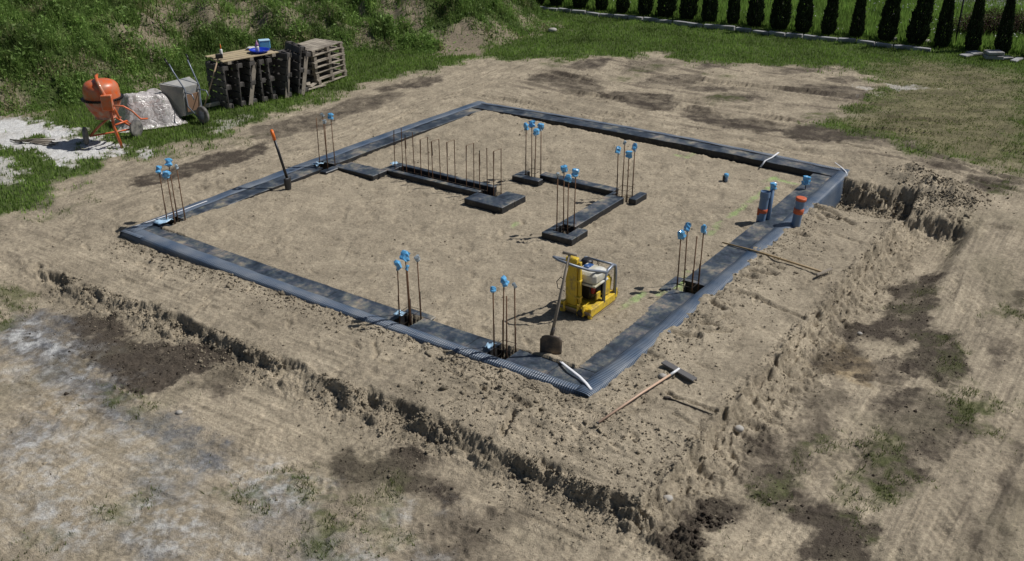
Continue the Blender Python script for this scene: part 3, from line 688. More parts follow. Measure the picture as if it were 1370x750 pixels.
tag(blades("lawn_grass", x, y, h, .018 + .016 * RNG.random(n), np.clip(c, .01, .6)), "short green grass growing around the bare building plot", "grass", kind='stuff')
# weeds on the embankment
def leaves(name, x, y, zo, size, cols, label):
    n = len(x); z = terrain(x, y, True) + zo
    nrm = RNG.normal(0, 1, (n, 3)); nrm[:, 2] = np.abs(nrm[:, 2]) + .35; nrm /= np.linalg.norm(nrm, axis=1)[:, None]
    t = RNG.normal(0, 1, (n, 3)); u = np.cross(nrm, t); u /= np.linalg.norm(u, axis=1)[:, None] + 1e-9; w = np.cross(nrm, u)
    asp = .35 + .5 * RNG.random(n)
    c0 = np.stack([x, y, z], 1); U = u * size[:, None]; W = w * (size * asp)[:, None]
    V = np.stack([c0 - U, c0 - W * .6 + U * .1, c0 + U, c0 + W * .6 + U * .1], 1).reshape(-1, 3)
    F = np.arange(n * 4).reshape(-1, 4)
    o = np_mesh(name, V, F, leafm, np.repeat(cols, 4, 0)); return tag(o, label, "weeds", kind='stuff')
n = 1000000
yy = 17 + RNG.random(n) * 22; xx = -(.66 * (yy + 2.8)) + RNG.random(n) * (.66 * (yy + 2.8) + 2.5)
bankd = -poly_sd(xx, yy, BANK); k = bankd > -.3; xx, yy, bankd = xx[k], yy[k], bankd[k]; n = len(xx)
bare = patches(xx, yy, BARE, .25, .5, 350, 1.2, .25)
cl = fbm(xx * 1.1, yy * 1.1, 3, 510); cl2 = fbm(xx * 2.6, yy * 2.6, 3, 511)
hh = np.clip(.08 + .60 * np.clip(cl + .12, 0, 1) + .45 * np.clip(cl2, 0, 1), .03, .8) * sm(-.3, .8, bankd)
keep = RNG.random(n) < (1 - .95 * bare) * (.35 + .65 * sm(-.3, .1, cl2 + .5 * cl))
x, y, hh, cl, cl2 = xx[keep], yy[keep], hh[keep], cl[keep], cl2[keep]; n = len(x)
zo = hh * RNG.random(n) ** .7
pat = fbm(x * .8 + 9, y * .8, 3, 512); pat2 = perlin(x * 1.9, y * 1.9, 513)
c = green(n, (.12, .195, .048), .5, .35) * (1 + 1.1 * pat + .8 * cl2 + .2)[:, None]
gg = sm(.15, .5, pat2)[:, None]; c = c * (1 - gg * .6) + np.array([.18, .29, .07])[None] * gg * .6
dr = sm(.2, .45, perlin(x * 1.3, y * 1.3, 514))[:, None] * (RNG.random((n, 1)) < .35)
c = c * (1 - dr) + np.array([.30, .27, .15])[None] * dr
bw = green(n, (.085, .14, .032), .4, .4)
size = .022 + .03 * RNG.random(n) + .04 * sm(.1, .5, cl)
half = RNG.random(n) < .5
leaves("embankment_weeds", x[half], y[half], zo[half], size[half], np.clip(c[half], .01, .5), "dense leafy green weeds and nettles covering the earth embankment")
tag(blades("embankment_grass", x[~half], y[~half], hh[~half] * (.5 + .7 * RNG.random((~half).sum())) + .05, .015 + .02 * RNG.random((~half).sum()), np.clip(c[~half], .01, .5), .6), "tall grass stalks growing between the weeds on the embankment", "grass", kind='stuff')
# meadow beyond the row of thujas
K0 = gp(690, 8); K1 = gp(1265, 70); KD = (K1 - K0) / np.linalg.norm(K1 - K0); KN = np.array([-KD[1], KD[0]])
n = 160000; a = RNG.random(n) * 26 - 4; b = .9 + RNG.random(n) ** 1.4 * 17
x = K0[0] + KD[0] * a + KN[0] * b; y = K0[1] + KD[1] * a + KN[1] * b
pk = patches(x, y, [(HP([(1235, 2), (1290, 12), (1345, 14), (1400, 8), (1400, -14), (1235, -14)]), 1)], .2, .4, 430)
k = RNG.random(n) < (1 - pk) * .9; x, y = x[k], y[k]; n = len(x)
v = fbm(x * .9, y * .9, 3, 520)
c = green(n, (.19, .31, .065), .35, .3) * (1 + .7 * v)[:, None]
tag(blades("meadow_grass", x, y, .12 + .22 * RNG.random(n) * (1 + v), .03 + .03 * RNG.random(n), np.clip(c, .01, .5), .5), "tall rough meadow grass beyond the row of thujas", "grass", kind='stuff')
n = 1500; a = RNG.random(n) * 20 + 2; b = 1.2 + RNG.random(n) * 9
x = K0[0] + KD[0] * a + KN[0] * b; y = K0[1] + KD[1] * a + KN[1] * b
k = perlin(x * .5, y * .5, 530) > -.05; x, y = x[k], y[k]; n = len(x)
leaves("meadow_flowers", x, y, .25 + .1 * RNG.random(n), .03 + .02 * RNG.random(n), np.full((n, 3), .62), "small white flower heads in the meadow behind the thujas")
# sparse tufts on the bare plot
n = 620000; yy = 6 + RNG.random(n) * 15; xx = (RNG.random(n) - .5) * 1.2 * (yy + 2.8)
g = patches(xx, yy, GREENISH, .12, .2, 340, 2.0, .06) * sm(.0, .35, fbm(xx * 3.5, yy * 3.5, 3, 540) + .12)
pw, qw = to_h(xx, yy); g = g + .02 * sm(.25, .5, fbm(xx * 1.2, yy * 1.2, 3, 541)) * (np.maximum(-qw, -pw) > 1.7)
k = RNG.random(n) < g * .9; x, y = xx[k], yy[k]; n = len(x)
c = green(n, (.13, .17, .055), .4, .6) * (.75 + .3 * RNG.random((n, 1)))
tag(blades("plot_weeds", x, y, .018 + .04 * RNG.random(n), .008 + .009 * RNG.random(n), np.clip(c, .01, .5), 1.2), "low thin weeds sprouting in patches of the bare soil", "weeds", kind='stuff')

# ------------------------------------------------------------------ FOUNDATION WALLS
def bitumen():
    m, nt, b = nodes_of("dusty_bitumen_felt")
    tc = N(nt, 'ShaderNodeTexCoord')
    n1 = N(nt, 'ShaderNodeTexNoise'); n1.inputs['Scale'].default_value = 2.1; n1.inputs['Detail'].default_value = 11; n1.inputs['Roughness'].default_value = .74
    n2 = N(nt, 'ShaderNodeTexNoise'); n2.inputs['Scale'].default_value = 9; n2.inputs['Detail'].default_value = 6
    for n_ in (n1, n2): nt.links.new(tc.outputs['Object'], n_.inputs['Vector'])
    cr = N(nt, 'ShaderNodeValToRGB'); e = cr.color_ramp.elements
    e[0].position = .38; e[0].color = (.016, .022, .032, 1); e[1].position = .64; e[1].color = (.33, .285, .22, 1)
    x = e.new(.49); x.color = (.050, .066, .090, 1); x = e.new(.55); x.color = (.13, .135, .135, 1)
    nt.links.new(n1.outputs['Fac'], cr.inputs[0])
    mx = N(nt, 'ShaderNodeMix', data_type='RGBA', blend_type='MULTIPLY'); mx.inputs[0].default_value = .25
    nt.links.new(cr.outputs[0], mx.inputs[6]); nt.links.new(n2.outputs['Color'], mx.inputs[7])
    g = N(nt, 'ShaderNodeMath', operation='MULTIPLY'); 
    uv = N(nt, 'ShaderNodeUVMap', uv_map='UVMap'); sp = N(nt, 'ShaderNodeSeparateXYZ'); nt.links.new(uv.outputs[0], sp.inputs[0])
    a1 = N(nt, 'ShaderNodeMath', operation='MULTIPLY_ADD'); a1.inputs[1].default_value = .83; a1.inputs[2].default_value = .5; nt.links.new(sp.outputs[0], a1.inputs[0])
    a2 = N(nt, 'ShaderNodeMath', operation='FRACT'); nt.links.new(a1.outputs[0], a2.inputs[0])
    a3 = N(nt, 'ShaderNodeMath', operation='GREATER_THAN'); a3.inputs[1].default_value = .012; nt.links.new(a2.outputs[0], a3.inputs[0])
    a4 = N(nt, 'ShaderNodeMath', operation='MULTIPLY_ADD'); a4.inputs[1].default_value = .6; a4.inputs[2].default_value = .4; nt.links.new(a3.outputs[0], a4.inputs[0])
    sc = N(nt, 'ShaderNodeVectorMath', operation='SCALE'); nt.links.new(mx.outputs[2], sc.inputs[0]); nt.links.new(a4.outputs[0], sc.inputs['Scale'])
    nt.links.new(sc.outputs[0], b.inputs['Base Color'])
    mr = N(nt, 'ShaderNodeMapRange'); mr.inputs[3].default_value = .28; mr.inputs[4].default_value = .7; nt.links.new(n1.outputs['Fac'], mr.inputs[0]); nt.links.new(mr.outputs[0], b.inputs['Roughness'])
    bp = N(nt, 'ShaderNodeBump'); bp.inputs['Strength'].default_value = .5; bp.inputs['Distance'].default_value = .01
    nt.links.new(n2.outputs['Fac'], bp.inputs['Height']); nt.links.new(bp.outputs[0], b.inputs['Normal'])
    return m
def membrane_mat(name, base, pale):
    m, nt, b = nodes_of(name)
    uv = N(nt, 'ShaderNodeUVMap', uv_map='UVMap'); sp = N(nt, 'ShaderNodeSeparateXYZ'); nt.links.new(uv.outputs[0], sp.inputs[0])
    def wave(sock, per):
        a = N(nt, 'ShaderNodeMath', operation='MULTIPLY'); a.inputs[1].default_value = 6.2832 / per; nt.links.new(sock, a.inputs[0])
        s_ = N(nt, 'ShaderNodeMath', operation='SINE'); nt.links.new(a.outputs[0], s_.inputs[0]); return s_.outputs[0]
    wx = wave(sp.outputs[0], .032); wy = wave(sp.outputs[1], .033)
    wk = N(nt, 'ShaderNodeMath', operation='MULTIPLY'); wk.inputs[1].default_value = .25; nt.links.new(wy, wk.inputs[0])
    mu = N(nt, 'ShaderNodeMath', operation='ADD'); nt.links.new(wx, mu.inputs[0]); nt.links.new(wk.outputs[0], mu.inputs[1])
    bp = N(nt, 'ShaderNodeBump'); bp.inputs['Strength'].default_value = .8; bp.inputs['Distance'].default_value = .005
    nt.links.new(mu.outputs[0], bp.inputs['Height']); nt.links.new(bp.outputs[0], b.inputs['Normal'])
    tc = N(nt, 'ShaderNodeTexCoord'); n1 = N(nt, 'ShaderNodeTexNoise'); n1.inputs['Scale'].default_value = 2.2; n1.inputs['Detail'].default_value = 8; nt.links.new(tc.outputs['Object'], n1.inputs['Vector'])
    cr = N(nt, 'ShaderNodeValToRGB'); e = cr.color_ramp.elements; e[0].position = .35; e[0].color = (*base, 1); e[1].position = .7; e[1].color = (*pale, 1)
    nt.links.new(n1.outputs['Fac'], cr.inputs[0])
    mr = N(nt, 'ShaderNodeMapRange'); mr.inputs[1].default_value = -1; mr.inputs[3].default_value = .68; mr.inputs[4].default_value = 1.28; nt.links.new(wx, mr.inputs[0])  # light and shade on the ribs, put into the colour besides the bump
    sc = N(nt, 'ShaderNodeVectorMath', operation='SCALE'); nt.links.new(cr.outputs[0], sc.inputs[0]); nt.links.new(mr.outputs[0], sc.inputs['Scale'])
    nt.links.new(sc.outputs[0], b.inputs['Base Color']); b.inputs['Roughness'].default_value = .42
    return m
M_BIT = bitumen(); M_MEM = membrane_mat("dimpled_membrane_plastic", (.055, .09, .15), (.18, .205, .24))
M_SIDE = mat("shaded_bitumen_side", (.013, .014, .017), .6, var=.4, scale=9, dirt=(.09, .08, .06), dirt_amt=.18, dirt_scale=6, bump=.4)  # black bitumen, with the shade of the upright faces put into its colour
def side_faces(o):
    o.data.materials.append(M_SIDE)
    for f in o.data.polygons:
        if abs(f.normal.z) < .5: f.material_index = 1
M_BLOCK = mat("dark_formwork_concrete", (.035, .037, .042), .85, dirt=(.12, .105, .08), dirt_amt=.3, bump=.4)
HZ = HOUSE_ROT; HL = (float(D0[0]), float(D0[1]), 0.0)
BOW = dict(AD=.07, DC=.07, AB=.09, BC=.20)
def wall_pt(side, s, t):
    if side in ('AD', 'BC'): k = s / PL
    else: k = s / QL
    b = BOW[side] * 4 * k * (1 - k)
    b = max(b, -.05)
    if side == 'AD': return (t - b, s)          # (q, p) = local (x, y)
    if side == 'BC': return (QL - t + b, s)
    if side == 'DC': return (s, t - b)
    return (s, PL - t + b)
def sweep(side, s0, s1, prof, n=None, closed=True, uv=True, name='x', m=None, parent=None, wob=.0, seed=0, solid=0):
    n = n or max(2, int(abs(s1 - s0) / .12)); V = []; UV = []
    k = None
    for i in range(n + 1):
        s = s0 + (s1 - s0) * i / n; pr = prof(s) if callable(prof) else prof; k = len(pr); arc = 0
        for j, (t, z) in enumerate(pr):
            if j: arc += math.hypot(t - pr[j - 1][0], z - pr[j - 1][1])
            w = wob * float(perlin(np.array([s * 3.1 + j * 9.7]), np.array([seed + .37]), 5)[0]) if wob else 0
            x, y = wall_pt(side, s, t + w * .5); V.append((x, y, z + w)); UV.append((s, arc))
    Fs = []
    for i in range(n):
        for j in range(k if closed else k - 1):
            a = i * k + j; b = i * k + (j + 1) % k; Fs.append((a, b, b + k, a + k))
    if closed: Fs.append(tuple(range(k))); Fs.append(tuple(range(n * k + k - 1, n * k - 1, -1)))
    me = bpy.data.meshes.new(name); me.from_pydata(V, [], Fs); me.materials.append(m)
    import bmesh
    bm = bmesh.new(); bm.from_mesh(me); bmesh.ops.recalc_face_normals(bm, faces=bm.faces); uvl = bm.loops.layers.uv.new('UVMap')
    for f in bm.faces:
        for l in f.loops: l[uvl].uv = UV[l.vert.index]
    bm.to_mesh(me); bm.free()
    o = link(bpy.data.objects.new(name, me)); o.parent = parent
    if m == M_BIT: side_faces(o)
    if solid:
        md = o.modifiers.new('thickness', 'SOLIDIFY'); md.thickness = solid; md.offset = 1
        me.polygons.foreach_set('use_smooth', [True] * len(me.polygons))
    return o
found = thing("house_foundation", "rectangular strip foundation wall topped with dark bitumen felt and edged with dimpled blue-grey membrane", "foundation", HL, HZ)
WT = .0
def blockprof(t0, t1, z0=-.54, z1=0.0):
    c = .007
    return [(t0, z0), (t0, z1 - c), (t0 + c, z1), (t0 + (t1 - t0) * .35, z1 + .002), (t0 + (t1 - t0) * .7, z1 - .002), (t1 - c, z1), (t1, z1 - c), (t1, z0)]
def wall_run(side, s0, s1, t0, t1, holes, lab=None):
    cur = s0; seed = hash(side) % 50 if False else len(side + str(s0))
    for (c, half, ta, tb) in holes:
        sweep(side, cur, c - half, blockprof(t0, t1), name='wall_section', m=M_BIT, parent=found, wob=.006, seed=seed)
        if ta - t0 > .03: sweep(side, c - half, c + half, blockprof(t0, ta), name='pocket_rim', m=M_BIT, parent=found)
        if t1 - tb > .03: sweep(side, c - half, c + half, blockprof(tb, t1), name='pocket_rim', m=M_BIT, parent=found)
        cur = c + half; seed += 3
    sweep(side, cur, s1, blockprof(t0, t1), name='wall_section', m=M_BIT, parent=found, wob=.006, seed=seed)
wall_run('AD', 0.0, PL, 0.0, .44, [(1.35, .14, .12, .44), (2.87, .14, .12, .44)])
wall_run('DC', .44, QL - .5, 0.0, .50, [(3.21, .17, .12, .50)])
wall_run('AB', .44, QL - .5, 0.0, .50, [(.72, .14, .12, .50), (4.17, .14, .12, .50)])
wall_run('BC', 0.0, PL, -.02, .46, [])
def cap_block(x0, x1, y0, y1, z0=-.5, z1=-.012, name='pilaster_block', parent=None, m=None, bev=.012):
    b = MB(); b.box(((x0 + x1) / 2, (y0 + y1) / 2, (z0 + z1) / 2), (x1 - x0, y1 - y0, z1 - z0), bev=bev); o = b.build(name, m or M_BIT, parent or found); side_faces(o); return o
# blocks closing the pockets on the inner side (local x = q, y = p); bow included
cap_block(.42, .56, 1.14, 1.56); cap_block(.40, .52, 2.64, 3.10)
cap_block(2.95, 3.47, .455, .60)
cap_block(.45, .98, PL - .66, PL - .51); cap_block(3.90, 4.42, PL - .60, PL - .44)
# dimpled membranes
def memAD(s):
    ti = .07 + .016 * s
    return [(ti, .006), (ti * .5, .008), (.04, .006), (.0, .0), (-.03, -.012), (-.045, -.05), (-.045, -.12), (-.045, -.24)]
sweep('AD', .0, PL + .06, memAD, closed=False, name='dimpled_membrane', m=M_MEM, parent=found, wob=.006, seed=3, solid=.004)
sweep('DC', -.07, QL + .05, [(.15, .008), (.07, .012), (.0, .010), (-.04, -.002), (-.06, -.03), (-.065, -.10), (-.10, -.30), (-.10, -.52)], closed=False, name='dimpled_membrane', m=M_MEM, parent=found, wob=.009, seed=5, solid=.004)
sweep('AB', .02, QL + .04, [(.20, .008), (.1, .014), (.02, .012), (-.03, .004), (-.07, -.02), (-.09, -.1), (-.09, -.25)], closed=False, name='dimpled_membrane', m=M_MEM, parent=found, wob=.009, seed=8, solid=.004)
sweep('BC', -.02, PL, [(.12, .008), (.05, .014), (.0, .008), (-.04, -.01), (-.06, -.08), (-.06, -.22)], closed=False, name='dimpled_membrane', m=M_MEM, parent=found, wob=.009, seed=11, solid=.004)
sweep('AB', -.06, .03, [(.46, .006), (.1, .010), (-.03, .006), (-.06, -.04), (-.08, -.2)], closed=False, name='dimpled_membrane', m=M_MEM, parent=found, solid=.004)
# masonry face showing below the felt at the far right corner
M_RENDER = mat("grey_rendered_masonry", (.16, .16, .16), .9, dirt=(.22, .18, .13), dirt_amt=.6, bump=.3)
b = MB(); b.box((QL - .35, -.055, -.34), (.9, .05, .60)); b.build('corner_face', M_RENDER, found)

def inner_footing(name, label, boxes, extra=None):
    xs_ = [ (bx[0] + bx[1]) / 2 for bx in boxes]; ys_ = [(bx[2] + bx[3]) / 2 for bx in boxes]
    t = thing(name, label, "footing", HL, HZ)
    for (p0, p1, q0, q1, z0, z1, nm) in boxes:
        b = MB(); b.box(((q0 + q1) / 2, (p0 + p1) / 2, (z0 + z1) / 2), (q1 - q0, p1 - p0, z1 - z0), bev=.008); side_faces(b.build(nm, M_BIT, t))
    return t
inner_footing("block_footing", "short dark felt-topped footing butting against the left wall inside the house outline", [(7.08, 7.56, 4.22, 4.62, -.54, .0, 'block'), (7.56, 7.98, 4.225, 4.61, -.54, -.004, 'block')])
tr = inner_footing("trough_footing", "long dark footing with an open slot full of upright steel loops and wide slab", [
    (4.98, 7.22, 4.62, 4.735, -.56, .0, 'side_wall'), (4.90, 7.22, 4.98, 5.09, -.56, .002, 'side_wall'), (7.02, 7.22, 4.735, 4.98, -.56, -.003, 'end_wall'),
    (4.18, 4.98, 4.22, 4.60, -.54, .012, 'end_slab'), (4.18, 4.58, 4.60, 4.94, -.54, .010, 'end_slab')])
inner_footing("pocket_footing", "small footing slab in front of the rearmost column bars near the centre", [(4.42, 5.0, 5.70, 5.86, -.54, .0, 'block'), (4.86, 5.0, 5.86, 6.1, -.54, -.003, 'block')])
inner_footing("strip_footing", "angled dark footing strip joining the three capped column bars in the centre of the plot", [
    (3.05, 4.60, 6.02, 6.22, -.54, .0, 'strip'), (2.74, 3.05, 4.22, 5.85, -.54, .003, 'strip'), (2.52, 2.66, 5.86, 6.28, -.54, .0, 'block'),
    (2.98, 3.05, 5.85, 6.02, -.54, -.002, 'block'), (2.50, 3.06, 3.72, 3.88, -.54, .006, 'end_slab'), (2.50, 2.68, 3.88, 4.22, -.54, .004, 'end_slab'), (2.96, 3.06, 3.88, 4.22, -.54, .004, 'end_slab')])

# ------------------------------------------------------------------ REINFORCEMENT
M_REB = mat("rusty_rebar", (.16, .085, .045), .75, .35, .5, 30, bump=.5)
M_REBD = mat("dark_rebar", (.05, .04, .033), .7, .4, .4, 30)
M_CAP = mat("blue_plastic_bottle", (.12, .40, .84), .2, 0, .5, 30, coat=.3, spec=.8)
M_CAPC = mat("pale_clear_plastic", (.50, .60, .68), .15, 0, .3, 25, trans=.45, spec=.8)
M_FLEECE = mat("pale_blue_foil", (.35, .52, .68), .35, var=.35, scale=20)
def bottle_mb(seed, big=1.0):
    rr = random.Random(seed); b = MB(); n = 7; prof = []
    for r_, z in ((.014, .028), (.044, .018), (.050, -.012), (.046, -.045), (.052, -.078), (.040, -.10)):
        prof.append((r_ * big, z * big))
    vs = []; fs = []
    for i, (r_, z) in enumerate(prof):
        for k in range(n):
            a = 2 * math.pi * k / n; rj = r_ * (1 + .6 * (rr.random() - .5)) * (1 + .25 * math.cos(2 * a)); vs.append((rj * math.cos(a), rj * math.sin(a), z + .02 + .008 * (rr.random() - .5)))
    for i in range(len(prof) - 1):
        for k in range(n):
            a = i * n + k; c = i * n + (k + 1) % n; fs.append((a, c, c + n, a + n))
    fs.append(tuple(range(n))); b.add(vs, fs); return b
def column(p, q, label, tops, caps, half=.085, z0=-.28, group="capped rebar column starters"):
    w = hw(p, q); t = thing("rebar_column", label, "rebar", (w[0], w[1], z0), HZ, group)
    cor = [(-half, half), (-half, -half), (half, -half), (half, half)]
    rr = random.Random(int(p * 100 + q * 10))
    for i, ((x, y), h, c) in enumerate(zip(cor, tops, caps)):
        H_ = h - z0; lx, ly = rr.uniform(-.015, .015), rr.uniform(-.015, .015)
        P = [(x, y, 0), (x + lx * .4, y + ly * .4, H_ * .45), (x + lx, y + ly, H_)]
        b = MB(); b.tube(P, .0085, 6)
        b.cur = 1; b.tube([(x + .012, y + .008, 0), (x + .012, y + .008, .56 + rr.uniform(-.06, .10))], .010, 6)
        bar = b.build('bar', [M_REB, M_REBD], t, True)
        if c:
            o = bottle_mb(rr.randint(0, 999), {1: .88, 2: .55, 3: .5}[c] + .15 * rr.random()).build('cap', M_CAPC if c == 2 else M_CAP, bar)
            if c == 1:
                k_ = MB(); k_.blob((0, 0, 0), .03, 1, .4, (1.1, .8, .9), rr.randint(0, 99)); k_.cur = 0; q_ = k_.build('neck_or_highlight', M_CAPC, bar); q_.location = (P[-1][0] + rr.uniform(-.03, .03), P[-1][1] + rr.uniform(-.03, .03), H_ - .075)  # pale clear lump added under the cap for its white highlights
            o.location = (P[-1][0], P[-1][1], H_ + .0); o.rotation_euler = (rr.uniform(-.45, .45), rr.uniform(-.45, .45), rr.random() * 6)
    for z in (.17, .36 + rr.uniform(-.03, .03)):
        b = MB(); r_ = half + .012; b.tube([(-r_, -r_, z), (r_, -r_, z + .01), (r_, r_, z), (-r_, r_, z - .01), (-r_, -r_, z)], .004, 5); b.build('stirrup', M_REBD, t, True)
    return t
# (corner order: left/near.. ) heights above datum
column(8.20, .72, "four rebar uprights under blue bottles at the far left corner of the wall", (.92, .88, .94, .99), (1, 1, 2, 1), .10)
column(8.17, 4.17, "rebar uprights with one blue cap and clear bottles on the wall beyond the orange-handled spade", (.94, .90, .97, .95), (0, 2, 1, 2), .10)
column(4.72, 5.99, "rearmost blue-capped rebar uprights, standing at the back end of the short centre footing", (.92, .86, .90, .93), (1, 1, 1, 1), .10)
column(2.83, 6.03, "blue-capped rebar uprights at the rear right corner of the angled footing strip", (.82, .78, .86, .88), (1, 1, 1, 2), .10)
column(2.82, 4.05, "blue-capped rebar uprights on the front end slab of the angled footing strip", (.92, .92, .96, .98), (2, 1, 1, 1), .10)
column(2.87, .26, "rebar uprights with blue bottles on the front wall, left of the other front group", (.80, .80, .86, .86), (1, 3, 2, 1), .10)
column(1.35, .26, "rebar uprights with small caps on the front wall nearest the square shovel", (.86, .82, .88, .90), (3, 0, 2, 1), .095)
column(.28, 3.21, "four rebar uprights under bright blue caps on the right wall beside the plate compactor", (.82, .84, .88, .86), (1, 0, 1, 1), .11)
for nm, (p, q) in dict(a=(8.30, .60), b=(8.27, 4.05), c=(2.99, .20), d=(1.46, .19)).items():
    pass
def scrap(p, q, label, s=.16):
    w = hw(p, q); b = MB(); rr = random.Random(int(p * 77)); n = 6; vs = []; fs = []
    for i in range(n):
        for j in range(n): vs.append(((i / 5 - .5) * s + rr.uniform(-.01, .01), (j / 5 - .5) * s * .7 + rr.uniform(-.01, .01), .03 + .05 * rr.random()))
    for i in range(n - 1):
        for j in range(n - 1): a = i * n + j; fs.append((a, a + 1, a + 1 + n, a + n))
    b.add(vs, fs); o = b.build("plastic_scrap", M_FLEECE, None, True); o.location = (w[0], w[1], 0.0); o.rotation_euler = (0, 0, HZ)
    md = o.modifiers.new('thickness', 'SOLIDIFY'); md.thickness = .003
    tag(o, label, "plastic scrap", "pale plastic scraps beside the column bars")
scrap(8.30, .55, "pale blue crumpled plastic at the foot of the bars in the far left corner", .26)
scrap(8.28, 4.05, "pale blue crumpled plastic at the foot of the bars on the left wall", .2)
scrap(3.00, .20, "pale blue crumpled plastic by the left group of bars on the front wall", .14)
scrap(1.52, .19, "pale blue crumpled plastic by the bars nearest the square shovel", .14)
scrap(7.12, 4.86, "pale crumpled plastic on the far end of the footing with the open slot", .14)

cage = thing("rebar_cage", "row of rusty upright rebar loops standing in the open slot of the long footing", "rebar", HL, HZ)
def loop_at(p, q, h, wdt=.17, open_top=False, z0=-.3):
    b = MB(); rr = random.Random(int(p * 50)); lx = rr.uniform(-.02, .02)
    a = (q + wdt / 2, p - .02); c = (q - wdt / 2, p + .02)
    if open_top:
        b.tube([(a[0], a[1], z0), (a[0] + lx, a[1], h)], .008, 6); b.tube([(c[0], c[1], z0), (c[0] + lx, c[1], h - .07)], .008, 6)
    else:
        b.tube([(a[0], a[1], z0), (a[0] + lx, a[1], h), (c[0] + lx, c[1], h - .01), (c[0], c[1], z0)], .008, 6)
    b.cur = 1; b.tube([(c[0] + .01, c[1], h - .28), (c[0] + lx + .01, c[1], h - .01)], .009, 6)
    b.build('loop', [M_REB, M_REBD], cage, False)
for p_, h_, o_ in ((6.97, .74, True), (6.68, .72, True), (6.34, .68, False), (6.06, .70, False), (5.72, .74, False), (5.30, .75, False), (5.00, .72, True), (4.70, .76, False)):
    loop_at(p_ + .03, 4.86, h_, .17, o_)
b = MB()
for q_ in (4.79, 4.92):
    for z_ in (-.24, -.07): b.tube([(q_, 5.0, z_), (q_, 7.0, z_ + .01)], .007, 6)
k = 5.05
while k < 7.0:
    b.tube([(4.79, k, -.24), (4.92, k, -.24), (4.92, k, -.06), (4.79, k, -.06), (4.79, k, -.24)], .004, 5); k += .17
b.build('cage_frame', M_REBD, cage, True)

# ------------------------------------------------------------------ PIPES, STUBS, TAPES
M_PVC = mat("blue_grey_pvc", (.13, .21, .34), .35, var=.1, dirt=(.22, .18, .13), dirt_amt=.15); M_ORA = mat("orange_rubber_ring", (.52, .11, .04), .5, var=.2)
M_WHITE = mat("white_tape", (.72, .73, .76), .5, var=.08); M_BLACKP = mat("black_plastic", (.012, .012, .014), .4)
def pipe(px, py, h, r, label, lean, extra):
    g_ = hit(px, py); t = thing("drain_pipe", label, "pipe", (g_[0], g_[1], g_[2] - .03), 0, "upright drain pipes", lean[0], lean[1])
    b = MB(); b.lathe([(r, -.2), (r, h - .10), (r * 1.14, h - .095), (r * 1.16, h - .05), (r * 1.12, h - .03), (r * 1.1, h), (r * .98, h), (r * .95, h - .12)], n=22, cap=False)
    b.lathe([(.001, h - .02), (r * .96, h - .02)], n=22, cap=False); b.build('tube', M_PVC, t, angle=40)
    return t, r
t, r_ = pipe(1017, 297, .56, .072, "grey-blue drain pipe with an orange band and a thinner blue-capped pipe tied to it", (0, .06), 0)
b = MB(); b.lathe([(r_ * 1.04, .20), (r_ * 1.12, .205), (r_ * 1.12, .265), (r_ * 1.04, .27)], n=22, cap=False); b.box((-.07, -.03, .20), (.03, .03, .07)); b.build('orange_band', M_ORA, t, True)
b = MB(); b.tube([(.13, .03, -.1), (.115, .035, .60)], .035, 12); b.build('side_pipe', M_PVC, t, True)
o = bottle_mb(5, 1.0).build('cap', M_CAP, t); o.location = (.115, .035, .66)
t, r_ = pipe(1064, 302, .50, .072, "grey-blue drain pipe with orange sleeve and band outside the right wall", (.02, .07), 0)
b = MB(); b.lathe([(r_ * 1.04, .24), (r_ * 1.14, .245), (r_ * 1.14, .33), (r_ * 1.04, .335)], n=22, cap=False); b.build('orange_band', M_ORA, t, True)
b = MB(); b.lathe([(r_ * 1.14, .465), (r_ * 1.2, .468), (r_ * 1.2, .512), (r_ * .9, .515), (.002, .512)], n=22, cap=False); b.build('orange_sleeve', M_ORA, t, True)
g_ = hit(971, 242); t = thing("pipe_stub", "short blue capped pipe stub sticking out of the sand near the back wall", "pipe", tuple(g_))
b = MB(); b.tube([(0, 0, -.05), (0, 0, .12)], .035, 14); b.build('tube', M_PVC, t, True)
b = MB(); b.lathe([(.04, .08), (.045, .085), (.045, .135), (.03, .145), (.002, .145)], n=14, cap=False); b.build('cap', M_CAP, t, True)
b = MB(); b.box((-.05, -.02, .06), (.03, .05, .1), bev=.005); b.build('clip', M_BLACKP, t)
w = hw(.31, 8.05); t = thing("bottle_capped_pin", "lone blue bottle over a short pin on the right wall near the far corner", "rebar pin", (w[0], w[1], 0))
b = MB(); b.tube([(0, 0, -.1), (0, 0, .17)], .008, 6); b.build('pin', M_REBD, t, True)
o = bottle_mb(9, 1.25).build('cap', M_CAP, t); o.location = (0, 0, .19); o.rotation_euler = (.1, .1, 0)
def strip(pts, w, name, label, zofs, m=M_WHITE, thick=.003):
    V = []; Fs = []
    P = [Vector(p_) for p_ in pts]
    for i, p_ in enumerate(P):
        t_ = (P[min(i + 1, len(P) - 1)] - P[max(0, i - 1)]); t_.z = 0; t_.normalize(); s_ = Vector((-t_.y, t_.x, 0)) * w / 2
        V += [tuple(p_ + s_), tuple(p_ - s_)]
    for i in range(len(P) - 1): Fs.append((2 * i, 2 * i + 1, 2 * i + 3, 2 * i + 2))
    b = MB(); b.add(V, Fs); o = b.build(name, m, None, True); md = o.modifiers.new('thickness', 'SOLIDIFY'); md.thickness = thick
    return tag(o, label, "tape", "white tape ends at the wall corners")
def wl(p, q, z): w = hw(p, q); return (w[0], w[1], z)
strip([wl(.70, .46, .02), wl(.58, .36, .035), wl(.42, .27, .05), wl(.24, .2, .04), wl(.10, .12, .035), wl(-.01, .05, .02)], .035, "white_tape", "white tape strip crossing the nearest corner of the wall top", 0)
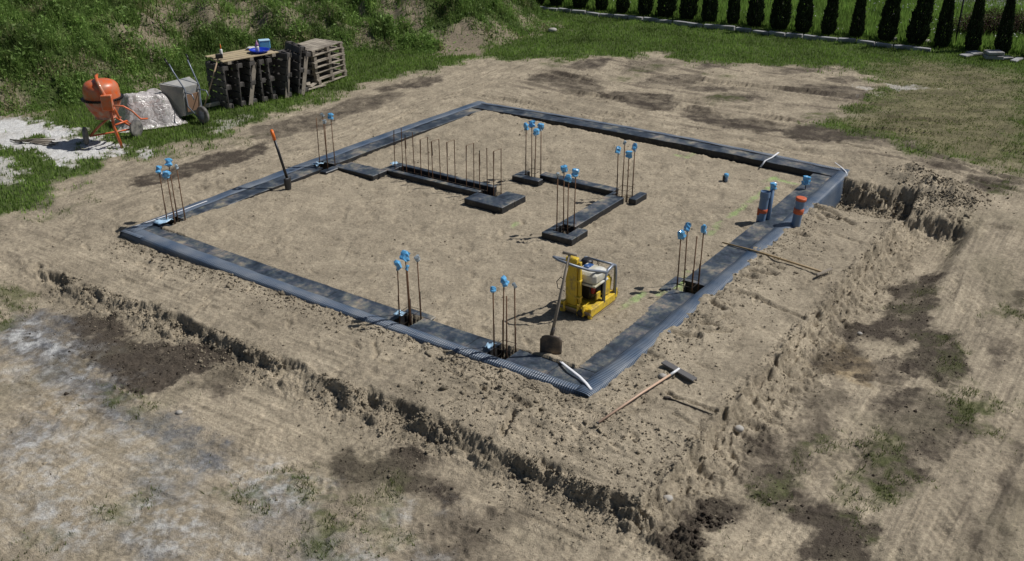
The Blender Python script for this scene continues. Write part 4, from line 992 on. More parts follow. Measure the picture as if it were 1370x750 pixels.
strip([wl(.30, 9.62, .06), wl(.15, 9.5, .04), wl(.0, 9.32, .03), wl(-.1, 9.22, -.05)], .02, "white_tape", "thin white tape strip over the far right corner of the wall", 0)
strip([wl(1.50, 8.97, -.08), wl(1.47, 9.1, .02), wl(1.43, 9.35, .025), wl(1.38, 9.55, .08)], .035, "white_tape", "pale tape strip laid across the back wall top", 0)
strip([wl(8.56, .12, .022), wl(8.52, .5, .024), wl(8.49, 1.0, .026), wl(8.50, 1.6, .024)], .025, "white_tape", "narrow white tape running along the left wall beside its corner bars", 0)

# ------------------------------------------------------------------ HAND TOOLS
M_WOOD = mat("worn_tool_wood", (.42, .30, .19), .6, var=.2, scale=25, dirt=(.25, .2, .15), dirt_amt=.3)
M_WOODG = mat("grey_weathered_wood", (.27, .235, .19), .8, var=.3, scale=14, dirt=(.12, .10, .08), dirt_amt=.35)
M_STEEL = mat("dirty_dark_steel", (.06, .055, .055), .55, .5, .3, 12, dirt=(.22, .17, .12), dirt_amt=.4)
M_BLK0 = mat('dark_blade_steel', (.03, .03, .032), .5, .4, .3, 12, dirt=(.2, .16, .11), dirt_amt=.15)
M_GREYP = mat("grey_plastic", (.13, .125, .125), .6); M_FER = mat("white_ferrule", (.7, .71, .73), .4)
def ground_pt(px, py): return Vector(hit(px, py))
# square-bladed shovel standing beside the compactor
g_ = ground_pt(737, 470); t = thing("shovel", "square steel shovel with long wooden T-handle standing in the sand beside the compactor", "shovel", tuple(g_), R(-8))
top = Vector((.19, .12, 1.27)); base = Vector((.0, .0, .20))
d_ = (top - base).normalized()
b = MB(); b.tube([base, base.lerp(top, .33), top], [.021, .019, .017], 10); b.build('shaft', M_WOODG, t, True)
b = MB(); s_ = Vector((.085, .0, -.01)); b.tube([top - s_, top + s_], .02, 8); b.build('grip', M_WOODG, t, True)
b = MB(); 
prof = []; nx, nz = 8, 8; vs = []; fs = []
for j in range(nz + 1):
    for i in range(nx + 1):
        u = i / nx - .5; v_ = j / nz; wv = .135 * (1 - .18 * max(0, v_ - .8) / .2)
        vs.append((u * 2 * wv + .02 * 0, -.035 * (1 - 4 * u * u) * (.6 + .4 * v_) + .02 * v_ - .02, -.02 + .26 * v_ - .03 * (abs(u) * 2) ** 3 * (v_ > .85)))
for j in range(nz):
    for i in range(nx): a = j * (nx + 1) + i; fs.append((a, a + 1, a + nx + 2, a + nx + 1))
b.add(vs, fs); o = b.build('blade', M_STEEL, t, True); md = o.modifiers.new('thickness', 'SOLIDIFY'); md.thickness = .006
b = MB(); b.tube([(0, -.012, .13), (0, -.01, .20), (.012, 0.005, .26), (.03, .01, .33)], [.012, .022, .026, .024], 10); b.build('socket', M_STEEL, t, True)
# orange handled spade
g_ = ground_pt(386, 254); M_ORH = mat("orange_plastic", (.72, .16, .02), .4, var=.1)
t = thing("spade", "slim black spade with bright orange D-handle standing upright just inside the left wall", "spade", tuple(g_))
top = Vector((-.17, .05, .93)); base = Vector((.0, 0, .20))
b = MB(); b.tube([base, base.lerp(top, .5), top], [.026, .024, .024], 10); b.build('shaft', M_BLACKP, t, True)
d_ = (top - base).normalized(); s_ = Vector((.3, -.9, .1)).normalized() * .055
b = MB(); b.tube([top - d_ * .03, top, top + d_ * .05 - s_, top + d_ * .12 - s_ * 1.1, top + d_ * .14, top + d_ * .12 + s_ * 1.1, top + d_ * .04 + s_, top], [.028, .03, .028, .028, .03, .028, .028, .028], 8); b.build('handle', M_ORH, t, True)
b = MB(); vs = []; fs = []
for j in range(7):
    for i in range(5):
        u = i / 4 - .5; v_ = j / 6; vs.append((u * .17 * (1 - .25 * (1 - v_) ** 2), -.03 * (1 - 4 * u * u), -.04 + .27 * v_))
for j in range(6):
    for i in range(4): a = j * 5 + i; fs.append((a, a + 1, a + 6, a + 5))
b.add(vs, fs); o = b.build('blade', M_BLK0, t, True); o.rotation_euler = (0, 0, R(55)); md = o.modifiers.new('thickness', 'SOLIDIFY'); md.thickness = .005
# wide broom / leveller lying in front
a_ = ground_pt(800, 569); c_ = ground_pt(908, 500); t = thing("floor_squeegee", "wide grey-headed leveller lying on the sand in front of the right wall", "leveller", tuple(c_))
A = a_ - c_ + Vector((0, 0, .03)); C_ = Vector((0, 0, .06))
b = MB(); b.tube([A, A.lerp(C_, .5) + Vector((0, 0, .01)), A.lerp(C_, .90)], .0135, 10); b.build('shaft', mat("pale_pink_wood", (.52, .36, .26), .55, var=.12, scale=20), t, True)
b = MB(); b.tube([A.lerp(C_, .88), C_], .016, 10); b.build('ferrule', M_FER, t, True)
e1_ = ground_pt(887, 489) - c_; e2_ = ground_pt(929, 514) - c_; dr_ = (e2_ - e1_); dr_.z = 0; an = math.atan2(dr_.y, dr_.x)
b = MB(); b.M = Matrix.Translation(((e1_ + e2_) / 2 + Vector((0, 0, .055)))) @ Matrix.Rotation(an, 4, 'Z') @ Matrix.Rotation(.12, 4, 'X'); b.box((0, 0, 0), (dr_.length, .085, .022), bev=.006); b.box((0, .036, -.022), (dr_.length * .98, .012, .04)); b.build('head', M_GREYP, t)
b = MB(); b.tube([A, A + (A - C_).normalized() * .03], .015, 8); b.build('end_cap', M_BLACKP, t, True)
# long wooden rake over the right wall
a_ = ground_pt(966, 328); c_ = ground_pt(1100, 368); a_.z = .03; t = thing("wooden_rake", "long wooden rake lying across the right wall with its head on the loose sand", "rake", tuple(c_))
A = a_ - c_; A.z = .05; C_ = Vector((0, 0, .05))
b = MB(); b.tube([A, A.lerp(C_, .35) + Vector((0, 0, .02)), A.lerp(C_, .7) + Vector((0, 0, .01)), C_], [.012, .014, .015, .016], 10); b.build('shaft', mat("straw_coloured_wood", (.36, .255, .13), .6, var=.25, scale=12), t, True)
an = math.atan2(A.y, A.x) + R(80); 
b = MB(); b.M = Matrix.Translation((.02, 0, .055)) @ Matrix.Rotation(an, 4, 'Z') @ Matrix.Rotation(.5, 4, 'X'); b.box((0, 0, 0), (.36, .03, .035), bev=.005)
for i in range(9): b.tube([(-.16 + i * .04, 0, 0), (-.16 + i * .04, -.01, -.07)], .005, 5)
b.build('head', M_WOODG, t)
# small round pegs and stones
M_STONE = mat("pale_field_stone", (.36, .34, .31), .8, var=.25, scale=18, bump=.3)
for (px, py, r_, lb) in ((988, 576, .05, "pale rounded stone on the slope of the right trench edge"), (893, 669, .045, "round pale stone in front of the trench corner"), (886, 505, .045, "small stone tucked under the leveller head"),
        (240, 553, .035, "whitish stone in the grey ash streak at the lower left"), (1150, 447, .03, "small stone on the scraped ground right of the trench")):
    g_ = ground_pt(px, py); b = MB(); b.blob((0, 0, 0), r_, 2, .10, (1.2, 1, .75), int(px)); o = b.build("stone", M_STONE, None, True); o.location = g_ + Vector((0, 0, r_ * .35)); tag(o, lb, "stone")
g_ = ground_pt(1090, 168)

A = ground_pt(895, 534); C_ = ground_pt(953, 556); d_ = C_ - A; b = MB(); b.tube([(0, 0, .012), tuple(d_ * .5 + Vector((0, .01, .010))), (d_.x, d_.y, .015)], [.011, .009, .006], 7); b.blob((-.02, .01, .015), .03, 1, .3, (1.4, .7, .6), 5)
o = b.build("groove_line_rod", mat("groove_line_dark", (.05, .04, .032), .8), None, True); o.location = A; tag(o, "dark knobbly rod added for the black line of the groove below the leveller head", "stick")  # no real stick: dark rod added to draw the groove's black line
# ------------------------------------------------------------------ PLATE COMPACTOR  (local x = q, y = p)
M_YEL = mat("scuffed_yellow_paint", (.66, .46, .03), .45, var=.14, scale=9, dirt=(.24, .17, .07), dirt_amt=.28, dirt_scale=9, coat=.1)
M_TUBE = mat("grey_painted_tube", (.20, .23, .28), .4, .3, .15, 10); M_BLK = mat("black_engine_metal", (.018, .018, .02), .45, .3, .3, 10, dirt=(.15, .12, .09), dirt_amt=.15)
M_TANK = mat("cream_white_tank", (.66, .66, .62), .3, var=.08, scale=8, dirt=(.40, .36, .22), dirt_amt=.4, coat=.3); M_RED = mat("dark_red_plastic", (.28, .02, .02), .4)
M_BLUE = mat("blue_plastic_part", (.03, .09, .26), .4)
w = hw(1.12, 1.89)
cp = thing("plate_compactor", "yellow vibrating plate compactor with white tank and grey tube frame on the sand", "compactor", (w[0], w[1], tz(w[0], w[1]) + .0), HZ)
b = MB()   # base plate, turned up at both ends, runs along x (= q)
pr = [(-.37, .12), (-.33, .06), (-.27, .012), (.27, .012), (.35, .06), (.39, .13)]
for sgn in (1,):
    vs = []; fs = []
    for (x_, z_) in pr:
        for y_ in (-.24, .24): vs += [(x_, y_, z_), (x_, y_, z_ + .022)]
    for i in range(len(pr) - 1):
        a = i * 4; fs += [(a, a + 4, a + 6, a + 2), (a + 1, a + 3, a + 7, a + 5), (a, a + 1, a + 5, a + 4), (a + 2, a + 6, a + 7, a + 3)]
    fs += [(0, 2, 3, 1), (len(vs) - 4, len(vs) - 3, len(vs) - 1, len(vs) - 2)]
    b.add(vs, fs)
b.build('base_plate', mat("worn_steel_plate", (.20, .17, .12), .6, .3, .2, 10, dirt=(.33, .27, .19), dirt_amt=.6), cp)
b = MB()
for y_ in (-.215, .215):
    b.box((.02, y_, .105), (.62, .045, .115), bev=.008); b.tube([(-.24, y_ * 1.12, .13), (-.24, y_ * 1.0, .13)], .02, 8); b.tube([(.24, y_ * 1.12, .13), (.24, y_ * 1.0, .13)], .02, 8)
    b.box((-.31, y_, .10), (.07, .05, .15), bev=.008); b.box((.34, y_, .15), (.06, .05, .14), bev=.008)
b.box((-.31, 0, .115), (.06, .40, .09), bev=.01); b.box((.33, 0, .13), (.06, .40, .07), bev=.01)
b.box((0, 0, .15), (.60, .40, .03), bev=.005)
b.box((.20, -.12, .29), (.17, .13, .24), Matrix.Rotation(.22, 4, 'Y'), bev=.012); b.box((.20, -.12, .42), (.13, .11, .04), bev=.01)
for y_ in (-.14, -.06, .15): b.box((-.36, y_, .14), (.06, .025, .16), bev=.006)
b.build('frame', M_YEL, cp)
b = MB(); b.lathe([(.07, -.18), (.085, -.17), (.085, .17), (.07, .18)], c=(.12, 0, .10), n=16, axis=(0, 1, 0)); b.build('exciter', M_BLK, cp, angle=40)
b = MB(); b.lathe([(.03, -.03), (.045, -.025), (.045, .025), (.03, .03)], c=(-.37, -.10, .10), n=14, axis=(1, 0, 0)); b.build('rubber_mount', M_BLK, cp, angle=40)
b = MB(); Mx = Matrix.Rotation(R(-2), 4, 'Y')
b.box((-.30, .08, .50), (.085, .17, .68), Mx, bev=.012); b.box((-.29, -.03, .49), (.05, .035, .60), Mx, bev=.006)
b.box((-.295, -.03, .28), (.075, .06, .03), bev=.005); b.box((-.295, -.03, .52), (.075, .05, .03), bev=.005)
b.build('belt_column', M_YEL, cp)
b = MB(); b.box((-.08, -.19, .27), (.10, .02, .10), bev=.005); b.box((.06, -.2, .33), (.03, .03, .20), bev=.005); b.build("side_bracket", M_YEL, cp)
b = MB(); b.box((.0, .02, .30), (.28, .26, .22), bev=.025)
b.lathe([(.02, -.02), (.10, -.015), (.11, .03), (.07, .06)], c=(.02, -.13, .33), n=18, axis=(0, -1, 0))
for z_ in (.36, .385, .41, .435): b.box((-.02, .08, z_ - .02), (.22, .16, .008))
b.box((.17, .04, .42), (.12, .2, .14), bev=.03); b.build('engine', M_BLK, cp, angle=40)
b = MB(); b.box((-.10, -.13, .36), (.07, .05, .14), bev=.015); b.build('starter_cover', M_RED, cp)
b = MB(); b.box((-.07, -.06, .54), (.33, .33, .17), bev=.055); b.box((-.07, -.06, .455), (.35, .35, .03), bev=.012); b.box((.13, -.10, .50), (.12, .18, .12), bev=.03); o = b.build('fuel_tank', M_TANK, cp, angle=50)
md = o.modifiers.new('round', 'BEVEL'); md.width = .012; md.segments = 3
b = MB(); b.lathe([(.035, 0), (.04, .005), (.04, .03), (.03, .038), (.001, .04)], c=(-.08, .0, .622), n=14, cap=False); b.box((.0, .0, .626), (.1, .08, .012), bev=.004); b.build('tank_cap', M_BLUE, cp, angle=40)
b = MB(); b.lathe([(.065, 0), (.08, .01), (.08, .08), (.06, .1), (.001, .1)], c=(.14, .12, .54), n=16, cap=False); b.build('air_filter', M_BLK, cp, angle=40)
b = MB()
def arc(pts, r_): b.tube(pts, r_, 9)
for y_ in (-.22, .20):
    arc([(.02, y_, .14), (.02, y_, .46), (.05, y_, .54), (.10, y_, .57), (.24, y_, .60), (.30, y_, .57), (.32, y_, .48), (.32, y_, .14)], .023)
arc([(.05, -.22, .54), (.05, .20, .54)], .016); arc([(.27, -.22, .59), (.27, .20, .59)], .016)
b.build('roll_frame', M_TUBE, cp, True)
b = MB(); arc([(.06, -.22, .56), (-.12, -.21, .64), (-.30, -.16, .71), (-.44, -.02, .79), (-.52, .16, .85), (-.47, .27, .85), (-.28, .26, .76), (.06, .20, .58)], .018); b.build('handle', M_TUBE, cp, True)
b = MB(); b.tube([(-.18, .16, .70), (-.12, .18, .745), (-.02, .20, .73)], [.018, .022, .016], 8); b.build('handle_grip', mat("pale_tan_foam", (.48, .36, .22), .8), cp, True)
b = MB(); b.tube([(-.30, .17, .45), (-.30, .26, .50), (-.30, .32, .42), (-.30, .30, .33), (-.28, .2, .30)], .006, 6); b.build('throttle_cable', M_BLK, cp, True); b = MB(); b.tube([(-.1, -.10, .45), (.1, -.12, .50), (.2, .0, .62)], .006, 6); b.build('throttle_cable', M_BLK, cp, True)

# ------------------------------------------------------------------ CEMENT MIXER
M_MIX = mat("orange_machine_paint", (.66, .115, .022), .38, var=.12, scale=6, dirt=(.40, .20, .12), dirt_amt=.40, dirt_scale=5, coat=.3)
M_MIXD = mat("dusty_orange_paint", (.50, .115, .045), .7, var=.2, scale=8, dirt=(.42, .32, .26), dirt_amt=.45, dirt_scale=6); M_RUB = mat("dusty_rubber", (.05, .05, .052), .8, dirt=(.3, .28, .25), dirt_amt=.5)
cm = thing("cement_mixer", "orange drum cement mixer on legs with its mouth turned down, beside the white lime patch", "cement mixer", (-8.15, 19.3, tz(-8.15, 19.3)), R(8)); cm.scale = (.86, .86, .9)
b = MB(); b.lathe([(.0, 1.42), (.12, 1.418), (.24, 1.40), (.33, 1.36), (.385, 1.29), (.40, 1.20), (.405, 1.02)], n=36, cap=False); o = b.build('drum_bottom', M_MIX, cm, True)
b = MB(); b.lathe([(.405, 1.02), (.40, .92), (.35, .80), (.27, .66), (.22, .58), (.235, .575), (.235, .565), (.21, .565)], n=36, cap=False); b.build('drum_cone', M_MIXD, cm, True)
b = MB(); b.lathe([(.405, .985), (.45, .99), (.45, 1.03), (.405, 1.035)], n=48, cap=False)
for i in range(48):
    a = i * 2 * math.pi / 48; b.box((.455 * math.cos(a), .455 * math.sin(a), 1.01), (.025, .03, .035), a)
b.build('gear_ring', M_BLK, cm)
b = MB()   # yoke going over the drum
P = [(.30, -.44, .80), (.22, -.46, 1.05), (.12, -.42, 1.28), (.03, -.30, 1.44), (-.03, -.1, 1.50), (-.05, .1, 1.50)]
for i in range(len(P) - 1):
    pass
b.tube(P, [.045, .045, .045, .045, .04, .03], 8); b.tube([(.30, -.44, .95), (.34, -.2, .60), (.3, .1, .52)], .03, 8); b.build('yoke', M_MIX, cm, True)
b = MB(); b.box((.22, -.50, 1.02), (.24, .14, .34), bev=.012); b.build('motor_box', M_MIX, cm)
b = MB(); b.tube([(.24, -.48, .95), (.28, -.50, .45), (.38, -.52, .0)], .035, 8); b.build('leg', M_MIX, cm, True)
b = MB(); b.tube([(.1, .05, .58), (-.15, .0, .40), (-.42, -.05, .16)], .03, 8); b.build('leg', M_MIX, cm, True)
b = MB(); b.tube([(.26, -.49, .5), (.50, -.2, .52), (.45, .30, .30)], .022, 8); b.tube([(.1, .3, .5), (.45, .45, .2)], .026, 8); b.tube([(-.42, -.05, .16), (.45, .35, .18)], .02, 8); b.build('brace', M_MIX, cm, True)
b = MB(); b.tube([(.30, -.5, .95), (.55, -.5, .93), (.70, -.42, .80), (.86, -.38, .60), (1.0, -.3, .58)], .02, 8); b.build('tilt_handle', M_MIX, cm, True)
for nm_, c, ax in (('wheel', (.56, .32, .20), (.85, -.5, 0)), ('wheel', (-.50, -.10, .18), (.9, .1, 0))):
    b = MB(); b.lathe([(.10, -.03), (.19, -.035), (.205, -.02), (.205, .02), (.19, .035), (.10, .03)], c=c, n=24, axis=ax, cap=True); b.build(nm_, M_RUB, cm, angle=50)
# ------------------------------------------------------------------ SHEETED PILE
FX, FY = -7.80, 20.60
bs = thing("brick_pile", "reddish bricks showing under the edge of the clear plastic sheet", "bricks", (FX, FY, tz(FX, FY)), R(30))
M_BRICK = mat("red_brick", (.33, .13, .08), .85, var=.25)
rr = random.Random(4)
for lz in range(4):
    b = MB()
    for i in range(5):
        for j in range(4):
            b.box((-.26 + i * .13 + (lz % 2) * .02, -.2 + j * .14, .05 + lz * .105 + .0), (.12, .13, .098), rr.uniform(-.03, .03), bev=.004)
    if lz < 5: b.build('brick_course', M_BRICK, bs)
def foil_mat():
    m, nt, b = nodes_of("clear_plastic_sheet")
    tc = N(nt, 'ShaderNodeTexCoord'); n1 = N(nt, 'ShaderNodeTexNoise'); n1.inputs['Scale'].default_value = 7; n1.inputs['Detail'].default_value = 6; n1.inputs['Distortion'].default_value = 2.2
    nt.links.new(tc.outputs['Object'], n1.inputs['Vector'])
    mr = N(nt, 'ShaderNodeMapRange'); mr.inputs[1].default_value = .4; mr.inputs[2].default_value = .65; mr.inputs[3].default_value = .5; mr.inputs[4].default_value = .95; nt.links.new(n1.outputs['Fac'], mr.inputs[0]); nt.links.new(mr.outputs[0], b.inputs['Alpha'])
    b.inputs['Base Color'].default_value = (.66, .62, .61, 1); b.inputs['Roughness'].default_value = .22; b.inputs['Specular IOR Level'].default_value = .9
    bp = N(nt, 'ShaderNodeBump'); bp.inputs['Strength'].default_value = .8; bp.inputs['Distance'].default_value = .03; nt.links.new(n1.outputs['Fac'], bp.inputs['Height']); nt.links.new(bp.outputs[0], b.inputs['Normal'])
    return m
n = 60; u = np.linspace(-1.05, 1.05, n); U, V_ = np.meshgrid(u, u, indexing='ij')
hh_ = .60 * (1 - sm(.50, 1.0, np.abs(U) * .98)) * (1 - sm(.42, .95, np.abs(V_))) + .02
fold = np.abs(perlin(U * 3.5, V_ * 3.5, 600)) * .06 + np.abs(perlin(U * 9, V_ * 9, 601)) * .022
hh_ = hh_ + fold * (1 - .3 * sm(.8, 1., np.maximum(abs(U), abs(V_)))) + .05 * perlin(U * 1.3, V_ * 1.3, 602) * (hh_ > .2)
ux = U * .66 * (1 + .06 * perlin(U * 2, V_ * 2, 603)); uy = V_ * .55 * (1 + .1 * perlin(U * 2, V_ * 2, 604))
idx = np.arange(n * n).reshape(n, n); F = np.stack([idx[:-1, :-1], idx[1:, :-1], idx[1:, 1:], idx[:-1, 1:]], -1).reshape(-1, 4)
o = np_mesh("plastic_sheet", np.stack([ux, uy, hh_], -1).reshape(-1, 3), F, foil_mat(), smooth=True)
o.location = (FX, FY, tz(FX, FY)); o.rotation_euler = (0, 0, R(30)); tag(o, "crumpled clear plastic sheet draped over a low pile beside the mixer", "plastic sheet")

# ------------------------------------------------------------------ WHEELBARROW tipped on its nose
M_TRAY = mat("dull_grey_tray", (.27, .28, .29), .6, .2, .12, 5, dirt=(.42, .41, .38), dirt_amt=.5); M_RUST = mat("brown_rust_panel", (.22, .13, .08), .8)
wb = thing("wheelbarrow", "grey wheelbarrow stood up on its nose with handles in the air, left of the pallets", "wheelbarrow", (-6.78, 20.75, tz(-6.78, 20.75)), R(-35)); wb.scale = (.9, .9, .93)
b = MB()
ra = [(-.58, -.33, .06), (-.58, .33, .06), (-.56, .34, .92), (-.56, -.54, .92)]      # open rim side, towards -x
fl = [(-.14, -.23, .18), (-.14, .23, .18), (-.10, .24, .84), (-.10, -.24, .84)]      # tray floor, facing +x
vs = ra + fl; fs = [(0, 1, 5, 4), (1, 2, 6, 5), (2, 3, 7, 6), (3, 0, 4, 7), (4, 5, 6, 7)]
b.add(vs, fs); o = b.build('tray', M_TRAY, wb); md = o.modifiers.new('t', 'SOLIDIFY'); md.thickness = .006
b = MB(); b.box((-.095, 0, .46), (.02, .36, .40), Matrix.Rotation(.06, 4, 'Y')); b.build('floor_panel', M_RUST, wb)
b = MB()
for y_ in (-.19, .19):
    b.tube([(.14, y_ * .35, .12), (-.06, y_, .40), (-.06, y_ * 1.1, .80), (-.34, y_ * 1.35, 1.18), (-.44, y_ * 1.4, 1.34)], .017, 8)
b.tube([(-.12, -.2, .72), (-.12, .2, .72)], .014, 8); b.build('frame', M_TUBE, wb, True)
for y_ in (-.2, .2):
    b = MB(); b.tube([(-.10, y_, .72), (.18, y_ * 1.05, .72), (.24, y_ * 1.05, .60)], .014, 8); b.build('leg', M_TUBE, wb, True)
    b = MB(); b.tube([(-.43, y_ * 1.49, 1.32), (-.52, y_ * 1.53, 1.46)], .022, 8); b.build('grip', M_BLACKP, wb, True)
b = MB(); b.lathe([(.10, -.035), (.17, -.045), (.20, -.03), (.205, 0), (.20, .03), (.17, .045), (.10, .035)], c=(.20, 0, .20), n=28, axis=(0, 1, 0)); wh = b.build('wheel', M_RUB, wb, angle=60)
b = MB(); b.lathe([(.02, -.04), (.105, -.036), (.105, .036), (.02, .04)], c=(.20, 0, .20), n=20, axis=(0, 1, 0)); b.build('rim', M_TUBE, wh, angle=40)

# ------------------------------------------------------------------ PALLETS
M_PAL = mat("weathered_pallet_wood", (.40, .355, .285), .8, var=.3, scale=7, dirt=(.16, .135, .11), dirt_amt=.5, dirt_scale=3)
M_PALD = mat("shaded_pallet_wood", (.12, .11, .105), .85, var=.3, scale=7, dirt=(.05, .045, .04), dirt_amt=.5)  # pallet wood with the shade on the upright pallets put into its colour
M_PALL = mat("new_yellow_board", (.42, .34, .21), .7, var=.15, scale=7, dirt=(.3, .24, .17), dirt_amt=.3)
SHARED = {}
def pallet(label, loc, rz, rx=0, ry=0, L=1.2, W=.8, m=M_PAL, group=None, seed=0, base=None):
    """origin: corner, deck in x (L) / y (W), thickness z .144"""
    rr = random.Random(seed); t = thing("wooden_pallet", label, "pallet", loc, rz, group, rx, ry)
    n = 6; wd = W / n * .78
    for k, (z, cnt) in enumerate(((.133, 6), (.010, 3))):
        b = MB()
        for i in range(cnt):
            if k == 1 and i: b.build('bottom_board', m, t); b = MB()
            y_ = (i + .5) * W / cnt if cnt == 6 else [.05, W / 2, W - .05][i]
            b.box((L / 2 + rr.uniform(-.012, .012), y_, z), (L + rr.uniform(-.02, .01), wd if cnt == 6 else .1, .020), rr.uniform(-.008, .008), bev=.002)
        b.build('deck_boards' if k == 0 else 'bottom_board', m, t)
    b = MB()
    for x_ in (.05, L / 2, L - .05): b.box((x_, W / 2, .111), (.10, W, .020))
    b.build('cross_boards', m, t)
    key = ('blk', m.name)
    for x_ in (.06, L / 2, L - .06):
        for y_ in (.05, W / 2, W - .05):
            if key not in SHARED:
                b = MB(); b.box((0, 0, 0), (.10, .09, .079)); o = b.build('spacer_block', m, t); SHARED[key] = o.data
            else:
                o = link(bpy.data.objects.new('spacer_block', SHARED[key])); o.parent = t
            o.location = (x_ + rr.uniform(-.01, .01), y_, .0605); o.rotation_euler = (0, 0, rr.uniform(-.05, .05))
    return t
# flat stack
ang = math.atan2(.894, .448); z_ = tz(-4.74, 23.6) + .02; ords = ["lowest", "second", "third", "fourth", "fifth", "topmost"]
for i in range(6):
    o_ = (random.uniform(-.05, .05) if i < 5 else 0, random.uniform(-.05, .05) if i < 5 else 0)
    pallet("%s weathered pallet of the flat pallet stack, counted from the grass" % ords[i], (-4.74 + o_[0] + .08 * (5 - i) / 5, 23.52 + o_[1] + .16 * (5 - i) / 5, z_ + .005 + i * .148), ang + random.uniform(-.03, .03), 0, 0, 1.2, .85, M_PAL, "pallets lying in the flat stack", 40 + i)
# loose offcuts under / left of the stack
b = MB()
# workbench of upright pallets
U_ = Vector((.72, .69, 0)).normalized(); W_ = Vector((-U_.y, U_.x, 0)); O_ = Vector((-6.27, 21.72, 0))
aw = math.atan2(W_.y, W_.x)
def upright(k, lean, label, m, h=.96, w=.8, seed=0, off=0.0, twist=0.0):
    """pallet on its edge: deck normal along -U_, spans W_ (width w) and height h"""
    # local x -> up, local y -> W_, local z -> -U_ tilted
    pos = O_ + U_ * k + W_ * off
    t = pallet(label, (0, 0, 0), 0, 0, 0, w, h, m, "pallets stood on edge beside the workbench", seed)
    up = Vector((0, 0, 1)) * math.cos(lean) + U_ * math.sin(lean); Wt = (Matrix.Rotation(twist, 3, 'Z') @ W_); 
    X_ = -Wt; Y_ = up.normalized(); Z_ = X_.cross(Y_).normalized(); pos = pos + Wt * w
    Rm = Matrix((X_, Y_, Z_)).transposed()
    t.rotation_euler = Rm.to_euler(); g0 = tz(pos.x, pos.y); t.location = (pos.x, pos.y, g0 + .02 + .144 * abs(math.sin(lean)) * .3)
    return t
upright(0.02, -.02, "dark upright pallet forming the left end of the pallet workbench", M_PALD, .96, .8, 1)
upright(.62, .05, "upright pallet hidden in shade under the middle of the workbench top", M_PALD, .96, .8, 2)
upright(.33, .03, "second upright pallet from the left end of the workbench", M_PALD, .96, .8, 7)
upright(.90, .0, "upright pallet under the blue bowl side of the workbench", M_PALD, .96, .8, 8)
upright(1.15, -.05, "upright pallet carrying the right end of the workbench top", M_PALD, .96, .8, 3)
upright(1.50, .12, "pallet leaning just right of the workbench top", M_PALD, 1.0, .8, 4, -.05, .15)
upright(1.80, .15, "taller dark pallet leaning between the workbench and the flat stack", M_PALD, 1.1, .8, 5, -.08, -.12)
upright(2.0, .18, "rightmost leaning pallet, resting towards the flat pallet stack", M_PALD, .92, .8, 6, .0, .1)
def flatback(k, label, m, L=1.2, h=.92, off=.62, lean=.06, seed=0):
    pos = O_ + U_ * k + W_ * off
    t = pallet(label, (0, 0, 0), 0, 0, 0, L, h, m, "pallets stood on edge beside the workbench", seed)
    Y_ = (Vector((0, 0, 1)) * math.cos(lean) + W_ * math.sin(lean)).normalized(); X_ = U_; Z_ = X_.cross(Y_).normalized()
    t.rotation_euler = Matrix((X_, Y_, Z_)).transposed().to_euler(); t.location = (pos.x, pos.y, tz(pos.x, pos.y) + .03)
flatback(.12, "dark pallet closing the back of the workbench, under the blue bowl", M_PALD, 1.0, .9, .60, .02, 31)
flatback(1.2, "dark pallet standing lengthwise behind the leaning pallets", M_PALD, 1.0, .95, .55, .05, 32)
# bench top
tb = thing("pallet_bench_top", "pale new boards laid as a workbench top across the upright pallets", "bench top", tuple(O_ + Vector((0, 0, .985 + tz(O_.x, O_.y))) + U_ * -.05 ), math.atan2(U_.y, U_.x))
b = MB()
for i in range(5): b.box((.62 + random.uniform(-.1, .1), .07 + i * .168, .09), (1.25 + random.uniform(-.25, .2), .12, .022), random.uniform(-.05, .05), bev=.003)
b.build('boards', M_PALL, tb)
b = MB()
for x_ in (.1, .65, 1.22): b.box((x_, .40, .045), (.09, .8, .066))
b.build('bearers', M_PAL, tb)
TB = tb.location.copy(); za = TB.z + .103
def on_bench(u, v, dz=0): q_ = TB + U_ * u + W_ * v; return (q_.x, q_.y, za + dz)
t = thing("wash_bowl", "shallow bright blue plastic bowl on the pale workbench boards", "bowl", on_bench(1.0, .25))
b = MB(); b.lathe([(.001, .008), (.15, .006), (.20, .04), (.225, .07), (.235, .07), (.205, .035), (.155, .0), (.001, .0)], n=32, cap=False); b.build('bowl', mat("royal_blue_plastic", (.012, .04, .42), .3), t, True)
t = thing("bottle", "small white and pink bottle standing beside the blue bowl", "bottle", on_bench(.98, .30, .01))
b = MB(); b.lathe([(.035, 0), (.045, .01), (.045, .10), (.04, .13)], n=16); b.build('body', M_TANK, t, True)
b = MB(); b.lathe([(.04, .13), (.042, .16), (.03, .20), (.014, .22), (.014, .25)], n=14); b.build('neck_or_highlight', mat("pink_purple_plastic", (.35, .18, .32), .4), t, True)
t = thing("plastic_box", "light blue plastic box at the rear right of the workbench", "box", on_bench(1.32, .55), .4)
b = MB(); b.box((0, 0, .09), (.24, .18, .18), bev=.015); b.build('body', mat("sky_blue_plastic", (.10, .34, .62), .4), t)
b = MB(); b.box((0, 0, .19), (.25, .19, .02), bev=.006); b.build('lid', mat("pale_blue_lid", (.40, .60, .75), .4), t)
t = thing("spray_can", "white can with an orange nozzle on the left end of the workbench", "can", on_bench(.16, .45))
b = MB(); b.lathe([(.028, 0), (.032, .005), (.032, .15), (.02, .17)], n=16); b.build('body', M_FER, t, True)
b = MB(); b.lathe([(.014, .17), (.012, .22), (.006, .28)], n=10); b.build('nozzle', M_ORH, t, True)
b = MB(); rr = random.Random(3); vs = []; fs = []
for i in range(7):
    for j in range(7): vs.append(((i / 6 - .5) * .28, (j / 6 - .5) * .2, .01 + .06 * rr.random()))
for i in range(6):
    for j in range(6): a = i * 7 + j; fs.append((a, a + 1, a + 8, a + 7))
